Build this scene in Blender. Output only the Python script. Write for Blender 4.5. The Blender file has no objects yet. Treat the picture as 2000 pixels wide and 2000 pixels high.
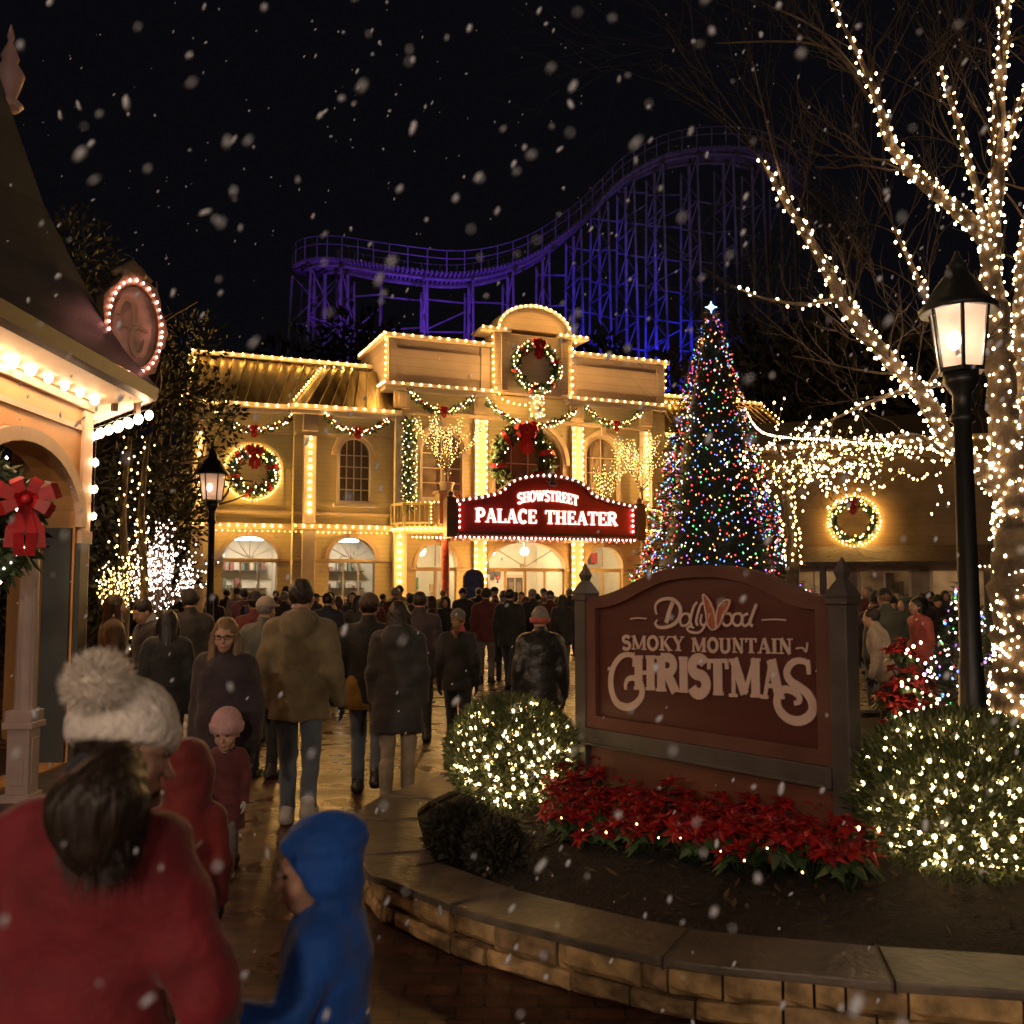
import bpy, math, random
import numpy as np
from mathutils import Vector, Matrix, noise
R = math.radians
sin, cos, pi = math.sin, math.cos, math.pi
rnd = random.Random(11)
SC = bpy.context.scene
COL = SC.collection
# ---------------------------------------------------------------- camera, night sky, exposure
PITCH = math.atan(145 / 1900)
CZ = 1.8
cam = bpy.data.cameras.new('camera')
cam.sensor_width = 36
cam.lens = 34.2
cam.clip_end = 600
cam.dof.use_dof = True
cam.dof.focus_distance = 14
cam.dof.aperture_fstop = 3.6
camo = bpy.data.objects.new('camera', cam)
COL.objects.link(camo)
camo.location = (0, 0, CZ)
camo.rotation_euler = (R(90) + PITCH, 0, 0)
SC.camera = camo
W = bpy.data.worlds.new('World')
SC.world = W
W.use_nodes = True
W.node_tree.nodes['Background'].inputs[0].default_value = (.0026, .0025, .0036, 1)
W.node_tree.nodes['Background'].inputs[1].default_value = 1
SC.view_settings.view_transform = 'Standard'
SC.view_settings.look = 'None'
SC.view_settings.exposure = 0
SC.view_settings.gamma = 1
cy = SC.cycles
cy.use_denoising = True
cy.max_bounces = 5
cy.diffuse_bounces = 2
cy.glossy_bounces = 2
cy.transmission_bounces = 3
cy.transparent_max_bounces = 6
cy.sample_clamp_direct = 12
cy.sample_clamp_indirect = 2
cy.caustics_reflective = False
cy.caustics_refractive = False

# ---------------------------------------------------------------- picture ray -> place in the scene
def ray(x, y):
    u = (x - 1000) / 1900; v = (1000 - y) / 1900
    c, s = cos(PITCH), sin(PITCH)
    return Vector((u, c - v * s, s + v * c))
def at(x, y, Y):
    r = ray(x, y); k = Y / r.y
    return Vector((r.x * k, Y, CZ + r.z * k))
def gnd(x, y, z=0.):
    r = ray(x, y); k = (z - CZ) / r.z
    return Vector((r.x * k, r.y * k, z))
class Frame:
    def __init__(f, ox, oy, rot):
        f.o = Vector((ox, oy, 0)); f.rot = rot
        f.d = Vector((cos(rot), sin(rot), 0)); f.n = Vector((-sin(rot), cos(rot), 0))
        f.M = Matrix.Translation(f.o) @ Matrix.Rotation(rot, 4, 'Z')
    def __call__(f, x, y, off=0.):          # -> local x, z on the plane local y = off
        r = ray(x, y)
        k = (f.o.dot(f.n) + off) / (r.x * f.n.x + r.y * f.n.y)
        P = Vector((r.x * k, r.y * k, 0)) - f.o
        return P.dot(f.d), CZ + r.z * k
    def v(f, x, y, off=0.):
        a, z = f(x, y, off); return Vector((a, off, z))

# ---------------------------------------------------------------- materials
def _nt(name):
    m = bpy.data.materials.new(name); m.use_nodes = True
    return m, m.node_tree, m.node_tree.nodes['Principled BSDF']
def mat(name, col, rough=.6, metal=0, var=.0, vs=6, bump=0., bs=40, spec=.5, col2=None, detail=4, sub=0, sheen=0, stretch=None):
    m, t, b = _nt(name)
    b.inputs['Roughness'].default_value = rough
    b.inputs['Metallic'].default_value = metal
    b.inputs['Specular IOR Level'].default_value = spec
    if sheen: b.inputs['Sheen Weight'].default_value = sheen
    c = (*col, 1)
    b.inputs['Base Color'].default_value = c
    L = t.links.new
    if var or bump or col2:
        tc = t.nodes.new('ShaderNodeTexCoord'); src = tc.outputs['Object']
        if stretch:
            mp = t.nodes.new('ShaderNodeMapping'); mp.inputs['Scale'].default_value = stretch
            L(src, mp.inputs[0]); src = mp.outputs[0]
    if var or col2:
        n = t.nodes.new('ShaderNodeTexNoise'); n.inputs['Scale'].default_value = vs; n.inputs['Detail'].default_value = detail
        L(src, n.inputs['Vector'])
        r = t.nodes.new('ShaderNodeValToRGB')
        r.color_ramp.elements[0].position = .3; r.color_ramp.elements[1].position = .7
        k = col2 or tuple(max(0, x * (1 - var)) for x in col)
        r.color_ramp.elements[0].color = (*k, 1)
        r.color_ramp.elements[1].color = (*(tuple(min(1, x * (1 + var * .6)) for x in col) if not col2 else col), 1)
        L(n.outputs[0], r.inputs[0]); L(r.outputs[0], b.inputs['Base Color'])
    if bump:
        n2 = t.nodes.new('ShaderNodeTexNoise'); n2.inputs['Scale'].default_value = bs; n2.inputs['Detail'].default_value = 5
        L(src, n2.inputs['Vector'])
        bp = t.nodes.new('ShaderNodeBump'); bp.inputs['Strength'].default_value = min(1, bump); bp.inputs['Distance'].default_value = .02
        L(n2.outputs[0], bp.inputs['Height']); L(bp.outputs[0], b.inputs['Normal'])
    return m
def glow(name, col, s, sample='AUTO'):
    m = bpy.data.materials.new(name); m.use_nodes = True
    t = m.node_tree; t.nodes.clear()
    e = t.nodes.new('ShaderNodeEmission'); o = t.nodes.new('ShaderNodeOutputMaterial')
    e.inputs[0].default_value = (*col, 1); e.inputs[1].default_value = s
    t.links.new(e.outputs[0], o.inputs[0])
    m.cycles.emission_sampling = sample
    return m
def siding(name, col, period=.15, rough=.55, axis='Z', var=.12):
    m, t, b = _nt(name); L = t.links.new
    tc = t.nodes.new('ShaderNodeTexCoord'); sx = t.nodes.new('ShaderNodeSeparateXYZ'); L(tc.outputs['Object'], sx.inputs[0])
    d = t.nodes.new('ShaderNodeMath'); d.operation = 'DIVIDE'; d.inputs[1].default_value = period; L(sx.outputs[axis], d.inputs[0])
    fr = t.nodes.new('ShaderNodeMath'); fr.operation = 'FRACT'; L(d.outputs[0], fr.inputs[0])
    bp = t.nodes.new('ShaderNodeBump'); bp.inputs['Distance'].default_value = .015; bp.inputs['Strength'].default_value = .5
    bp.invert = True
    L(fr.outputs[0], bp.inputs['Height']); L(bp.outputs[0], b.inputs['Normal'])
    cm = t.nodes.new('ShaderNodeMath'); cm.operation = 'LESS_THAN'; cm.inputs[1].default_value = .09; L(fr.outputs[0], cm.inputs[0])
    n = t.nodes.new('ShaderNodeTexNoise'); n.inputs['Scale'].default_value = 1.7; n.inputs['Detail'].default_value = 6; L(tc.outputs['Object'], n.inputs[0])
    r = t.nodes.new('ShaderNodeValToRGB'); r.color_ramp.elements[0].position = .3; r.color_ramp.elements[1].position = .7
    r.color_ramp.elements[0].color = (*(c * (1 - var) for c in col), 1); r.color_ramp.elements[1].color = (*col, 1)
    mj = t.nodes.new('ShaderNodeMix'); mj.data_type = 'RGBA'; mj.blend_type = 'MULTIPLY'; mj.inputs['B'].default_value = (.82, .79, .75, 1)
    L(n.outputs[0], r.inputs[0]); L(r.outputs[0], mj.inputs['A']); L(cm.outputs[0], mj.inputs['Factor']); L(mj.outputs['Result'], b.inputs['Base Color'])
    b.inputs['Roughness'].default_value = rough
    return m

# ---------------------------------------------------------------- mesh building
ICO = {}
def ico_data(l):
    if l not in ICO:
        if l == 0:
            v = [(0, 0, 1), (1, 0, 0), (0, 1, 0), (-1, 0, 0), (0, -1, 0), (0, 0, -1)]
            f = [(0, 1, 2), (0, 2, 3), (0, 3, 4), (0, 4, 1), (5, 2, 1), (5, 3, 2), (5, 4, 3), (5, 1, 4)]
        else:
            import bmesh
            b = bmesh.new(); bmesh.ops.create_icosphere(b, subdivisions=l, radius=1)
            v = [tuple(x.co) for x in b.verts]; f = [tuple(x.index for x in q.verts) for q in b.faces]; b.free()
        ICO[l] = (v, f)
    return ICO[l]
def frame_axes(d):
    d = d.normalized(); u = Vector((0, 0, 1)) if abs(d.z) < .9 else Vector((1, 0, 0))
    a = d.cross(u).normalized(); return a, d.cross(a).normalized()
class MB:
    def __init__(s): s.v = []; s.f = []; s.m = []; s.s = []; s.M = None
    def add(s, vs, fs, mi=0, sm=False):
        o = len(s.v)
        s.v += [tuple(s.M @ Vector(p)) for p in vs] if s.M else [tuple(p) for p in vs]
        s.f += [tuple(i + o for i in q) for q in fs]; s.m += [mi] * len(fs); s.s += [sm] * len(fs)
        return o
    def box(s, x0, x1, y0, y1, z0, z1, mi=0):
        s.add([(x0, y0, z0), (x1, y0, z0), (x1, y1, z0), (x0, y1, z0), (x0, y0, z1), (x1, y0, z1), (x1, y1, z1), (x0, y1, z1)],
              [(0, 3, 2, 1), (4, 5, 6, 7), (0, 1, 5, 4), (1, 2, 6, 5), (2, 3, 7, 6), (3, 0, 4, 7)], mi)
    def bar(s, a, b, w, h=None, mi=0):
        a, b = Vector(a), Vector(b); h = h or w
        p, q = frame_axes(b - a); p *= w / 2; q *= h / 2
        s.add([a - p - q, a + p - q, a + p + q, a - p + q, b - p - q, b + p - q, b + p + q, b - p + q],
              [(0, 3, 2, 1), (4, 5, 6, 7), (0, 1, 5, 4), (1, 2, 6, 5), (2, 3, 7, 6), (3, 0, 4, 7)], mi)
    def tube(s, pts, rad, n=6, mi=0, caps=True, sm=True, closed=False):
        pts = [Vector(p) for p in pts]; k = len(pts)
        rad = [rad] * k if not hasattr(rad, '__len__') else rad
        vs = []; a = None
        for i, p in enumerate(pts):
            d = (pts[(i + 1) % k] - pts[i - 1]) if closed else pts[min(i + 1, k - 1)] - pts[max(i - 1, 0)]
            if d.length < 1e-9: d = Vector((0, 0, 1))
            d.normalize()
            if a is None: a, _ = frame_axes(d)
            a = (a - d * a.dot(d)).normalized(); b = d.cross(a)
            for j in range(n):
                t = 2 * pi * j / n
                vs.append(p + (a * cos(t) + b * sin(t)) * rad[i])
        fs = []
        for i in range(k if closed else k - 1):
            i2 = (i + 1) % k
            for j in range(n):
                j2 = (j + 1) % n
                fs.append((i * n + j, i * n + j2, i2 * n + j2, i2 * n + j))
        if caps and not closed: fs += [tuple(range(n - 1, -1, -1)), tuple((k - 1) * n + j for j in range(n))]
        s.add(vs, fs, mi, sm)
    def lathe(s, prof, c=(0, 0, 0), n=16, mi=0, sm=True, ph=0):
        vs = []; fs = []; k = len(prof)
        for r, z in prof:
            for j in range(n):
                t = 2 * pi * j / n + ph
                vs.append((c[0] + r * cos(t), c[1] + r * sin(t), c[2] + z))
        for i in range(k - 1):
            for j in range(n):
                j2 = (j + 1) % n
                fs.append((i * n + j, i * n + j2, (i + 1) * n + j2, (i + 1) * n + j))
        fs += [tuple(range(n - 1, -1, -1)), tuple((k - 1) * n + j for j in range(n))]
        s.add(vs, fs, mi, sm)
    def prism(s, poly, y0, y1, mi=0):       # polygon of (x, z), counter-clockwise seen from -y, between y0 < y1
        n = len(poly)
        s.add([(x, y0, z) for x, z in poly] + [(x, y1, z) for x, z in poly],
              [tuple(range(n)), tuple(range(2 * n - 1, n - 1, -1))] + [(i, n + i, n + (i + 1) % n, (i + 1) % n) for i in range(n)], mi)
    def ico(s, c, r, l=1, mi=0, sm=True, sc=(1, 1, 1), rot=None):
        v, f = ico_data(l); c = Vector(c)
        if rot: v = [rot @ Vector((p[0] * sc[0], p[1] * sc[1], p[2] * sc[2])) for p in v]; sc = (1, 1, 1)
        s.add([(c.x + p[0] * r * sc[0], c.y + p[1] * r * sc[1], c.z + p[2] * r * sc[2]) for p in v], f, mi, sm)
    def plate(s, outer, holes, y0, th, mi=0):   # wall in the local xz plane with real openings; front at y0, back at y0 + th
        cu = bpy.data.curves.new('t', 'CURVE'); cu.dimensions = '2D'; cu.fill_mode = 'BOTH'; cu.extrude = th / 2
        for poly in [outer] + holes:
            sp = cu.splines.new('POLY'); sp.points.add(len(poly) - 1); sp.use_cyclic_u = True
            for p, q in zip(sp.points, poly): p.co = (q[0], q[1], 0, 1)
        o = bpy.data.objects.new('t', cu); COL.objects.link(o)
        me = o.evaluated_get(bpy.context.evaluated_depsgraph_get()).to_mesh()
        s.add([(v.co.x, y0 + th / 2 - v.co.z, v.co.y) for v in me.vertices], [tuple(p.vertices) for p in me.polygons], mi)
        bpy.data.objects.remove(o); bpy.data.curves.remove(cu)
    def build(s, name, mats, parent=None, bevel=0, M=None):
        me = bpy.data.meshes.new(name); me.from_pydata(s.v, [], s.f)
        for m in (mats if isinstance(mats, (list, tuple)) else [mats]): me.materials.append(m)
        me.polygons.foreach_set('material_index', s.m); me.polygons.foreach_set('use_smooth', s.s)
        me.update()
        o = bpy.data.objects.new(name, me); COL.objects.link(o)
        if parent: o.parent = parent
        if M is not None: o.matrix_world = M
        if bevel:
            b = o.modifiers.new('bevel', 'BEVEL'); b.width = bevel; b.segments = 2; b.limit_method = 'ANGLE'; b.angle_limit = R(50)
        return o
def boxes(name, m, parent, bx, bevel=0):      # one part per block
    for b in bx:
        p = MB(); p.box(*b); p.build(name, m, parent, bevel=bevel)
def tag(o, label=None, cat=None, group=None, kind=None):
    if label: o['label'] = label
    if cat: o['category'] = cat
    if group: o['group'] = group
    if kind: o['kind'] = kind
    return o
def thing(name, label, cat, loc=(0, 0, 0), rotz=0, group=None, M=None):
    o = bpy.data.objects.new(name, None); COL.objects.link(o)
    o.empty_display_size = .2
    if M is not None: o.matrix_world = M
    else: o.location = loc; o.rotation_euler = (0, 0, rotz)
    return tag(o, label, cat, group)
KIDS = {}
def dup(o, label=None, loc=None, rotz=None, group=None, scale=None):
    r = o.copy(); COL.objects.link(r)
    for ch in list(o.children):
        c = ch.copy(); COL.objects.link(c); c.parent = r
        for g in list(ch.children):
            d = g.copy(); COL.objects.link(d); d.parent = c
    if label: r['label'] = label
    if group: r['group'] = group
    if loc is not None: r.location = loc
    if rotz is not None: r.rotation_euler = (0, 0, rotz)
    if scale: r.scale = (scale,) * 3
    return r
def crom(pts, n=8, closed=False):
    pts = [Vector(p) for p in pts]; k = len(pts); out = []
    for i in range(k if closed else k - 1):
        g = (lambda j: pts[j % k]) if closed else (lambda j: pts[min(max(j, 0), k - 1)])
        a, b, c, d = g(i - 1), g(i), g(i + 1), g(i + 2)
        for j in range(n):
            t = j / n
            out.append(.5 * ((2 * b) + (c - a) * t + (2 * a - 5 * b + 4 * c - d) * t * t + (3 * b - a - 3 * c + d) * t ** 3))
    if not closed: out.append(pts[-1])
    return out
def resample(pts, sp):
    out = [pts[0].copy()]; acc = 0
    for a, b in zip(pts, pts[1:]):
        L = (b - a).length
        if L < 1e-9: continue
        t = sp - acc
        while t <= L: out.append(a.lerp(b, t / L)); t += sp
        acc = L - (t - sp)
    return out
def arc(cx, cz, rx, rz, a0, a1, n=12):
    return [(cx + rx * cos(R(a0 + (a1 - a0) * i / n)), cz + rz * sin(R(a0 + (a1 - a0) * i / n))) for i in range(n + 1)]
def archpoly(x0, x1, z0, zs, zt, n=14):     # opening with an arched head
    return [(x0, z0), (x1, z0)] + arc((x0 + x1) / 2, zs, (x1 - x0) / 2, zt - zs, 0, 180, n)

# ---------------------------------------------------------------- strings of bulbs: one wire with its bulbs
WIRE = mat('wire_black', (.01, .012, .01), .7)
def bulb_run(mb, pts, r, mi=1, lvl=0, sc=1.25, jit=0, wire=.004, mis=None):
    """bulbs at pts, joined by a thin wire"""
    prev = None; v, f = ico_data(lvl); r0 = r
    for p in pts:
        p = Vector(p)
        if jit: p = p + Vector((rnd.uniform(-1, 1), rnd.uniform(-1, 1), rnd.uniform(-1, 1))) * jit
        ax = Vector((rnd.uniform(-.4, .4), rnd.uniform(-.4, .4), 1)).to_track_quat('Z', 'Y').to_matrix()
        r = r0 * rnd.uniform(.7, 1.15)
        q = [p + ax @ Vector((a[0] * r, a[1] * r, a[2] * r * sc)) for a in v]
        k = mis[rnd.randrange(len(mis))] if mis else mi
        o = mb.add(q, f, k, lvl > 0)
        top = max(range(len(v)), key=lambda i: v[i][2])
        w = mb.add([p + Vector((-wire, 0, r * sc * 1.25)), p + Vector((wire, 0, r * sc * 1.25))], [])
        mb.f.append((w, w + 1, o + top)); mb.m.append(0); mb.s.append(False)
        if prev is not None:
            mb.f.append((prev, prev + 1, w + 1, w)); mb.m.append(0); mb.s.append(False)
        prev = w
def string(label, pts, sp, r, m, M=None, group=None, lvl=0, parent=None, jit=0, name='light_string'):
    mb = MB(); P = resample([Vector(p) for p in pts], sp)
    bulb_run(mb, P, r, 1, lvl, jit=jit)
    o = mb.build(name, [WIRE] + (list(m) if isinstance(m, (list, tuple)) else [m]), parent, M=M)
    if not parent: tag(o, label, 'string lights', group)
    return o

# ---------------------------------------------------------------- shared materials
BULB = glow('bulb_warm', (1, .53, .13), 420)
BULB2 = glow('bulb_warm_bright', (1, .56, .17), 1000)
BULBW = glow('bulb_globe', (1, .62, .34), 95)
MINI = glow('bulb_mini_warm', (1, .66, .32), 16)
MINIW = glow('bulb_mini_white', (1, .72, .60), 9)
MINIG = glow('bulb_mini_gold', (1, .60, .18), 13)
REDB = glow('bulb_red', (1, .08, .06), 12)
PINKB = glow('bulb_pink', (1, .35, .30), 20)
CR, CG, CB, CY, CW, CV = [glow('bulb_' + n, c, s) for n, c, s in (
    ('crimson', (1, .06, .05), 3.6), ('green', (.15, 1, .25), 2.2), ('blue', (.12, .3, 1), 3.6), ('amber', (1, .55, .12), 3.6),
    ('white', (.9, .95, 1), 3.6), ('violet', (.5, .2, 1), 3.5))]
MINIB = glow('bulb_mini_bush', (1, .68, .28), 20)
MINIT = glow('bulb_mini_tree', (1, .64, .30), 24)
GREEN = mat('needles_dark', (.03, .06, .025), .55, var=.5, vs=3)
GREENL = mat('needles_light', (.07, .12, .035), .5, var=.5, vs=5)
RIBBON = mat('ribbon_red', (.45, .012, .018), .4, var=.3, vs=12)
BARK = mat('bark', (.13, .095, .065), .9, var=.5, vs=9, bump=.8, bs=30)
TWIG = mat('twig_bark', (.045, .03, .02), .9, var=.4, vs=9)
IRON = mat('black_iron', (.014, .016, .017), .42, bump=.15, bs=25, spec=.6)
CREAM = siding('cream_siding', (.76, .63, .35))
TRIM = mat('cream_trim', (.68, .57, .42), .5, var=.1, vs=3)
PINKTRIM = mat('pale_trim', (.72, .60, .50), .5, var=.1, vs=3)
GLASSD = mat('window_glass', (.20, .145, .095), .25, var=.45, vs=1.6, spec=.8)
DARKWOOD = mat('dark_wood', (.05, .03, .02), .5, var=.4, vs=6)
# ================================================================ ground
def ground_mat():
    m, t, b = _nt('wet_pavers'); L = t.links.new
    tc = t.nodes.new('ShaderNodeTexCoord')
    br = t.nodes.new('ShaderNodeTexBrick'); br.inputs['Scale'].default_value = 1
    br.inputs['Brick Width'].default_value = .24; br.inputs['Row Height'].default_value = .12; br.inputs['Mortar Size'].default_value = .007
    br.inputs['Color1'].default_value = (.15, .056, .038, 1); br.inputs['Color2'].default_value = (.075, .036, .025, 1); br.inputs['Mortar'].default_value = (.025, .02, .017, 1)
    L(tc.outputs['Object'], br.inputs[0])
    n = t.nodes.new('ShaderNodeTexNoise'); n.inputs['Scale'].default_value = 2.6; n.inputs['Detail'].default_value = 7; L(tc.outputs['Object'], n.inputs[0])
    mr = t.nodes.new('ShaderNodeMapRange'); mr.inputs['From Min'].default_value = .38; mr.inputs['From Max'].default_value = .62
    mr.inputs['To Min'].default_value = .20; mr.inputs['To Max'].default_value = .52; L(n.outputs[0], mr.inputs[0]); L(mr.outputs[0], b.inputs['Roughness'])
    n2 = t.nodes.new('ShaderNodeTexNoise'); n2.inputs['Scale'].default_value = 9; n2.inputs['Detail'].default_value = 6; L(tc.outputs['Object'], n2.inputs[0])
    mx = t.nodes.new('ShaderNodeMix'); mx.data_type = 'RGBA'; mx.blend_type = 'MULTIPLY'; mx.inputs['Factor'].default_value = .7
    L(br.outputs[0], mx.inputs['A']); L(n2.outputs[0], mx.inputs['B']); L(mx.outputs['Result'], b.inputs['Base Color'])
    ad = t.nodes.new('ShaderNodeMath'); ad.operation = 'MULTIPLY_ADD'; ad.inputs[1].default_value = -.7; L(br.outputs['Fac'], ad.inputs[0]); L(n2.outputs[0], ad.inputs[2])
    bp = t.nodes.new('ShaderNodeBump'); bp.inputs['Strength'].default_value = .55; bp.inputs['Distance'].default_value = .012
    L(ad.outputs[0], bp.inputs['Height']); L(bp.outputs[0], b.inputs['Normal'])
    b.inputs['Specular IOR Level'].default_value = .38
    return m
g = MB(); g.add([(-160, -30, 0), (160, -30, 0), (160, 260, 0), (-160, 260, 0)], [(0, 1, 2, 3)])
tag(g.build('ground', ground_mat()), 'wet brown paved plaza reflecting the lights', 'ground', kind='structure')
h = MB()                                    # wooded rise behind the park
hx = [(-160, 6), (-90, 9), (-50, 8), (-25, 6), (0, 4), (30, 5), (60, 9), (100, 14), (160, 18)]
h.add([(x, 120, -.5) for x, z in hx] + [(x, 150, z) for x, z in hx] + [(x, 230, z + 8) for x, z in hx],
      [(i + k, i + 1 + k, i + 10 + k, i + 9 + k) for k in (0, 9) for i in range(8)], 0, True)
tag(h.build('hill', mat('hill_earth', (.02, .022, .015), .95, var=.5, vs=.2)), 'dark wooded rise behind the park', 'hill', kind='structure')

# ================================================================ theatre
TF = Frame(0, 33, math.atan(.418))
TH = thing('theater_building', 'cream two storey theatre outlined in warm bulbs with arched doorways', 'building', M=TF.M)
ROOF = mat('roof_metal', (.20, .145, .07), .34, metal=.85, var=.6, vs=2.5, bump=.6, bs=3, stretch=(1.6, .3, .3))
LOBBY = mat('lobby_plaster', (.75, .66, .48), .6, var=.1, vs=2)
ARCHT = mat('arch_trim', (.60, .45, .30), .5, var=.1, vs=4)
UW = [(-3.2, -1.82, 4.72, 6.2, 6.98), (-.62, 1.9, 4.6, 6.0, 7.3), (2.83, 4.11, 4.72, 6.35, 7.05)]
GA = [(-3.39, -1.97, 2.42, 3.18), (-.92, 2.0, 2.43, 3.30), (2.8, 4.26, 2.46, 3.2)]
def arch_trim(mb, x0, x1, zs, zt, y, w=.12, th=.07, key=True):
    o = arc((x0 + x1) / 2, zs, (x1 - x0) / 2 + w, zt - zs + w, 0, 180, 16); i = arc((x0 + x1) / 2, zs, (x1 - x0) / 2, zt - zs, 180, 0, 16)
    mb.prism(o + i, y - th, y)
    if key: mb.box((x0 + x1) / 2 - .09, (x0 + x1) / 2 + .09, y - th - .05, y - th + .01, zt - .02, zt + w + .12)
mb = MB()                                   # centre block
mb.plate([(-3.95, 0), (5.3, 0), (5.3, 8.3), (-3.95, 8.3)], [archpoly(a, b, .02, c, d) for a, b, c, d in GA] + [archpoly(*u) for u in UW], 0, .3)
mb.box(-3.95, -3.7, .3, 3.2, 3.7, 8.3); mb.box(5.05, 5.3, .3, 3.2, 0, 8.3)
mb.build('front_wall', CREAM, TH)
def window(x0, x1, z0, zs, zt, y, cols, rows):
    f = MB()
    out = archpoly(x0 - .09, x1 + .09, z0 - .09, zs, zt + .09); f.plate(out, [archpoly(x0, x1, z0, zs, zt)], y - .05, .08)
    f.box(x0 - .2, x1 + .2, y - .16, y - .02, z0 - .2, z0 - .095)
    for i in range(1, cols):
        x = x0 + (x1 - x0) * i / cols; q = (x - (x0 + x1) / 2) / ((x1 - x0) / 2)
        f.box(x - .018, x + .018, y + .1, y + .13, z0, zs + (zt - zs) * math.sqrt(max(0, 1 - q * q)))
    for i in range(1, rows + 1):
        z = z0 + (zs - z0) * i / rows; f.box(x0, x1, y + .104, y + .126, z - .018, z + .018)
    fr = f.build('window', PINKTRIM, TH)
    p = MB(); p.plate(archpoly(x0 - .02, x1 + .02, z0 - .02, zs, zt + .02), [], y + .15, .02); p.build('pane', GLASSD, fr)
    return fr
for u, c in zip(UW, (2, 4, 2)): window(*u, 0, c, 3)
for a, b, z0, c, d in UW: mb = MB(); arch_trim(mb, a - .1, b + .1, c, d + .1, -.052, .16); mb.build('arch_molding', ARCHT, TH)
for a, b, c, d in GA: mb = MB(); arch_trim(mb, a, b, c, d, -.002, .13, .06); mb.build('arch_molding', ARCHT, TH)
boxes('belt_course', ARCHT, TH, [(-4.1, 5.45, -.12, -.002, 7.42, 7.56), (-4.15, 5.5, -.28, -.002, 3.58, 3.78)] + [(a, b, -.05, -.003, 2.3, 2.4) for a, b in ((-3.95, -3.39), (-1.97, -.92), (2.0, 2.8), (4.26, 5.3))], .02)
for a, b in ((-4.6, -.62), (2.0, 6.12)):
    mb = MB(); mb.box(a, b, -.34, .4, 8.302, 8.42); mb.box(a + .06, b - .06, -.22, .4, 8.16, 8.30)
    mb.build('cornice', PINKTRIM, TH, bevel=.02)
for a, b in ((-4.45, -.8), (2.13, 6.1)):    # parapet
    p = MB(); p.box(a, b, .02, 3.4, 8.425, 9.92); p.box(a + .35, b - .35, -.02, .018, 8.75, 9.6)
    for q in (a + .06, b - .36): p.box(q, q + .3, -.05, .017, 8.43, 9.9)
    pp = p.build('parapet', siding('parapet_boards', (.40, .31, .29), .3), TH, bevel=.01)
    c = MB(); c.box(a - .12, b + .12, -.2, 3.5, 9.925, 10.06); c.build('coping', PINKTRIM, pp, bevel=.02)
mb = MB(); mb.box(5.3, 6.1, .05, 3.2, 0, 8.1); mb.build('end_bay', CREAM, TH)
# tower with round head
p = MB(); p.plate([(-.79, 8.35), (2.13, 8.35), (2.13, 10.4), (-.79, 10.4)], [arc(.68, 9.27, .72, .72, 0, 360, 28)[:-1]], -.35, .9)
p.prism(arc(.70, 10.56, 1.28, .80, 0, 180, 20), -.30, .55)
p.plate(arc(.68, 9.27, .74, .74, 0, 360, 28)[:-1], [], -.1, .05)
for q in (-.55, 1.71): p.box(q, q + .24, -.42, -.351, 8.4, 10.35)
tw = p.build('clock_gable', siding('gable_boards', (.58, .44, .34), .22), TH, bevel=.01)
p = MB(); p.prism(arc(.70, 10.56, 1.40, .92, 0, 180, 20) + arc(.70, 10.56, 1.28, .80, 180, 0, 20), -.42, .5)
for a, b in ((-1.26, -.2), (1.6, 2.75)): p.box(a, b, -.5, .6, 10.41, 10.54)
p.build('gable_molding', PINKTRIM, tw, bevel=.015)
# pilasters with lit channels
for x in (-3.95, -1.2, 2.41, 5.2):
    p = MB(); p.box(x - .22, x + .22, -.14, -.001, 3.8, 7.40); p.box(x - .22, x + .22, -.14, -.001, 0, 3.55)
    for q in (-.22, .17): p.box(x + q, x + q + .05, -.2, -.141, 4.0, 7.3)
    o = p.build('pilaster', PINKTRIM, TH, bevel=.01)
    p = MB(); p.box(x - .26, x + .26, -.2, -.003, 7.57, 8.15); p.box(x - .14, x + .14, -.24, -.201, 7.65, 8.05); p.build('capital', ARCHT, o, bevel=.02)
# lobby behind the arches
p = MB(); p.box(-3.7, 5.0, 3.3, 3.4, 0, 3.55); p.box(-3.7, 5.0, .31, 3.3, 3.4, 3.5); p.box(-3.69, -3.6, .31, 3.3, 0, 3.39); p.box(4.95, 5.04, .31, 3.3, 0, 3.39); p.box(-1.5, -1.4, .31, 3.3, 0, 3.39); p.box(2.4, 2.5, .31, 3.3, 0, 3.39)
p.build('lobby', LOBBY, TH)
for x, w in ((-2.9, .4), (-.25, .62), (1.45, .3), (3.6, .45)):     # inner doors and their trim
    p = MB(); p.box(x - w, x + w, 3.2, 3.29, 0, 2.12); p.box(x - w - .1, x + w + .1, 3.24, 3.296, 0, 2.24, 1); p.box(x - .02, x + .02, 3.18, 3.199, 0, 2.1, 1)
    for q in (-.5, .5): p.box(x + w * q - w * .3, x + w * q + w * .3, 3.17, 3.199, 1.0, 1.95, 2)
    p.build('inner_door', [DARKWOOD, ARCHT, GLASSD], TH)
NOTE = [DARKWOOD, mat('notice_red', (.35, .05, .04)), mat('notice_tan', (.45, .3, .16)), mat('notice_green', (.06, .12, .05))]
for i in range(16):                         # notices on the lobby wall
    x = rnd.uniform(-3.4, 4.7); z = rnd.uniform(1.2, 2.7); w, h_ = rnd.uniform(.12, .4), rnd.uniform(.15, .5); boxes('notice', NOTE[i % 4], TH, [(x, x + w, 3.25 - i * .002, 3.299, z, z + h_)])
boxes('counter', DARKWOOD, TH, [(1.0, 2.3, 2.2, 2.7, 0, 1.1)])
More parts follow.
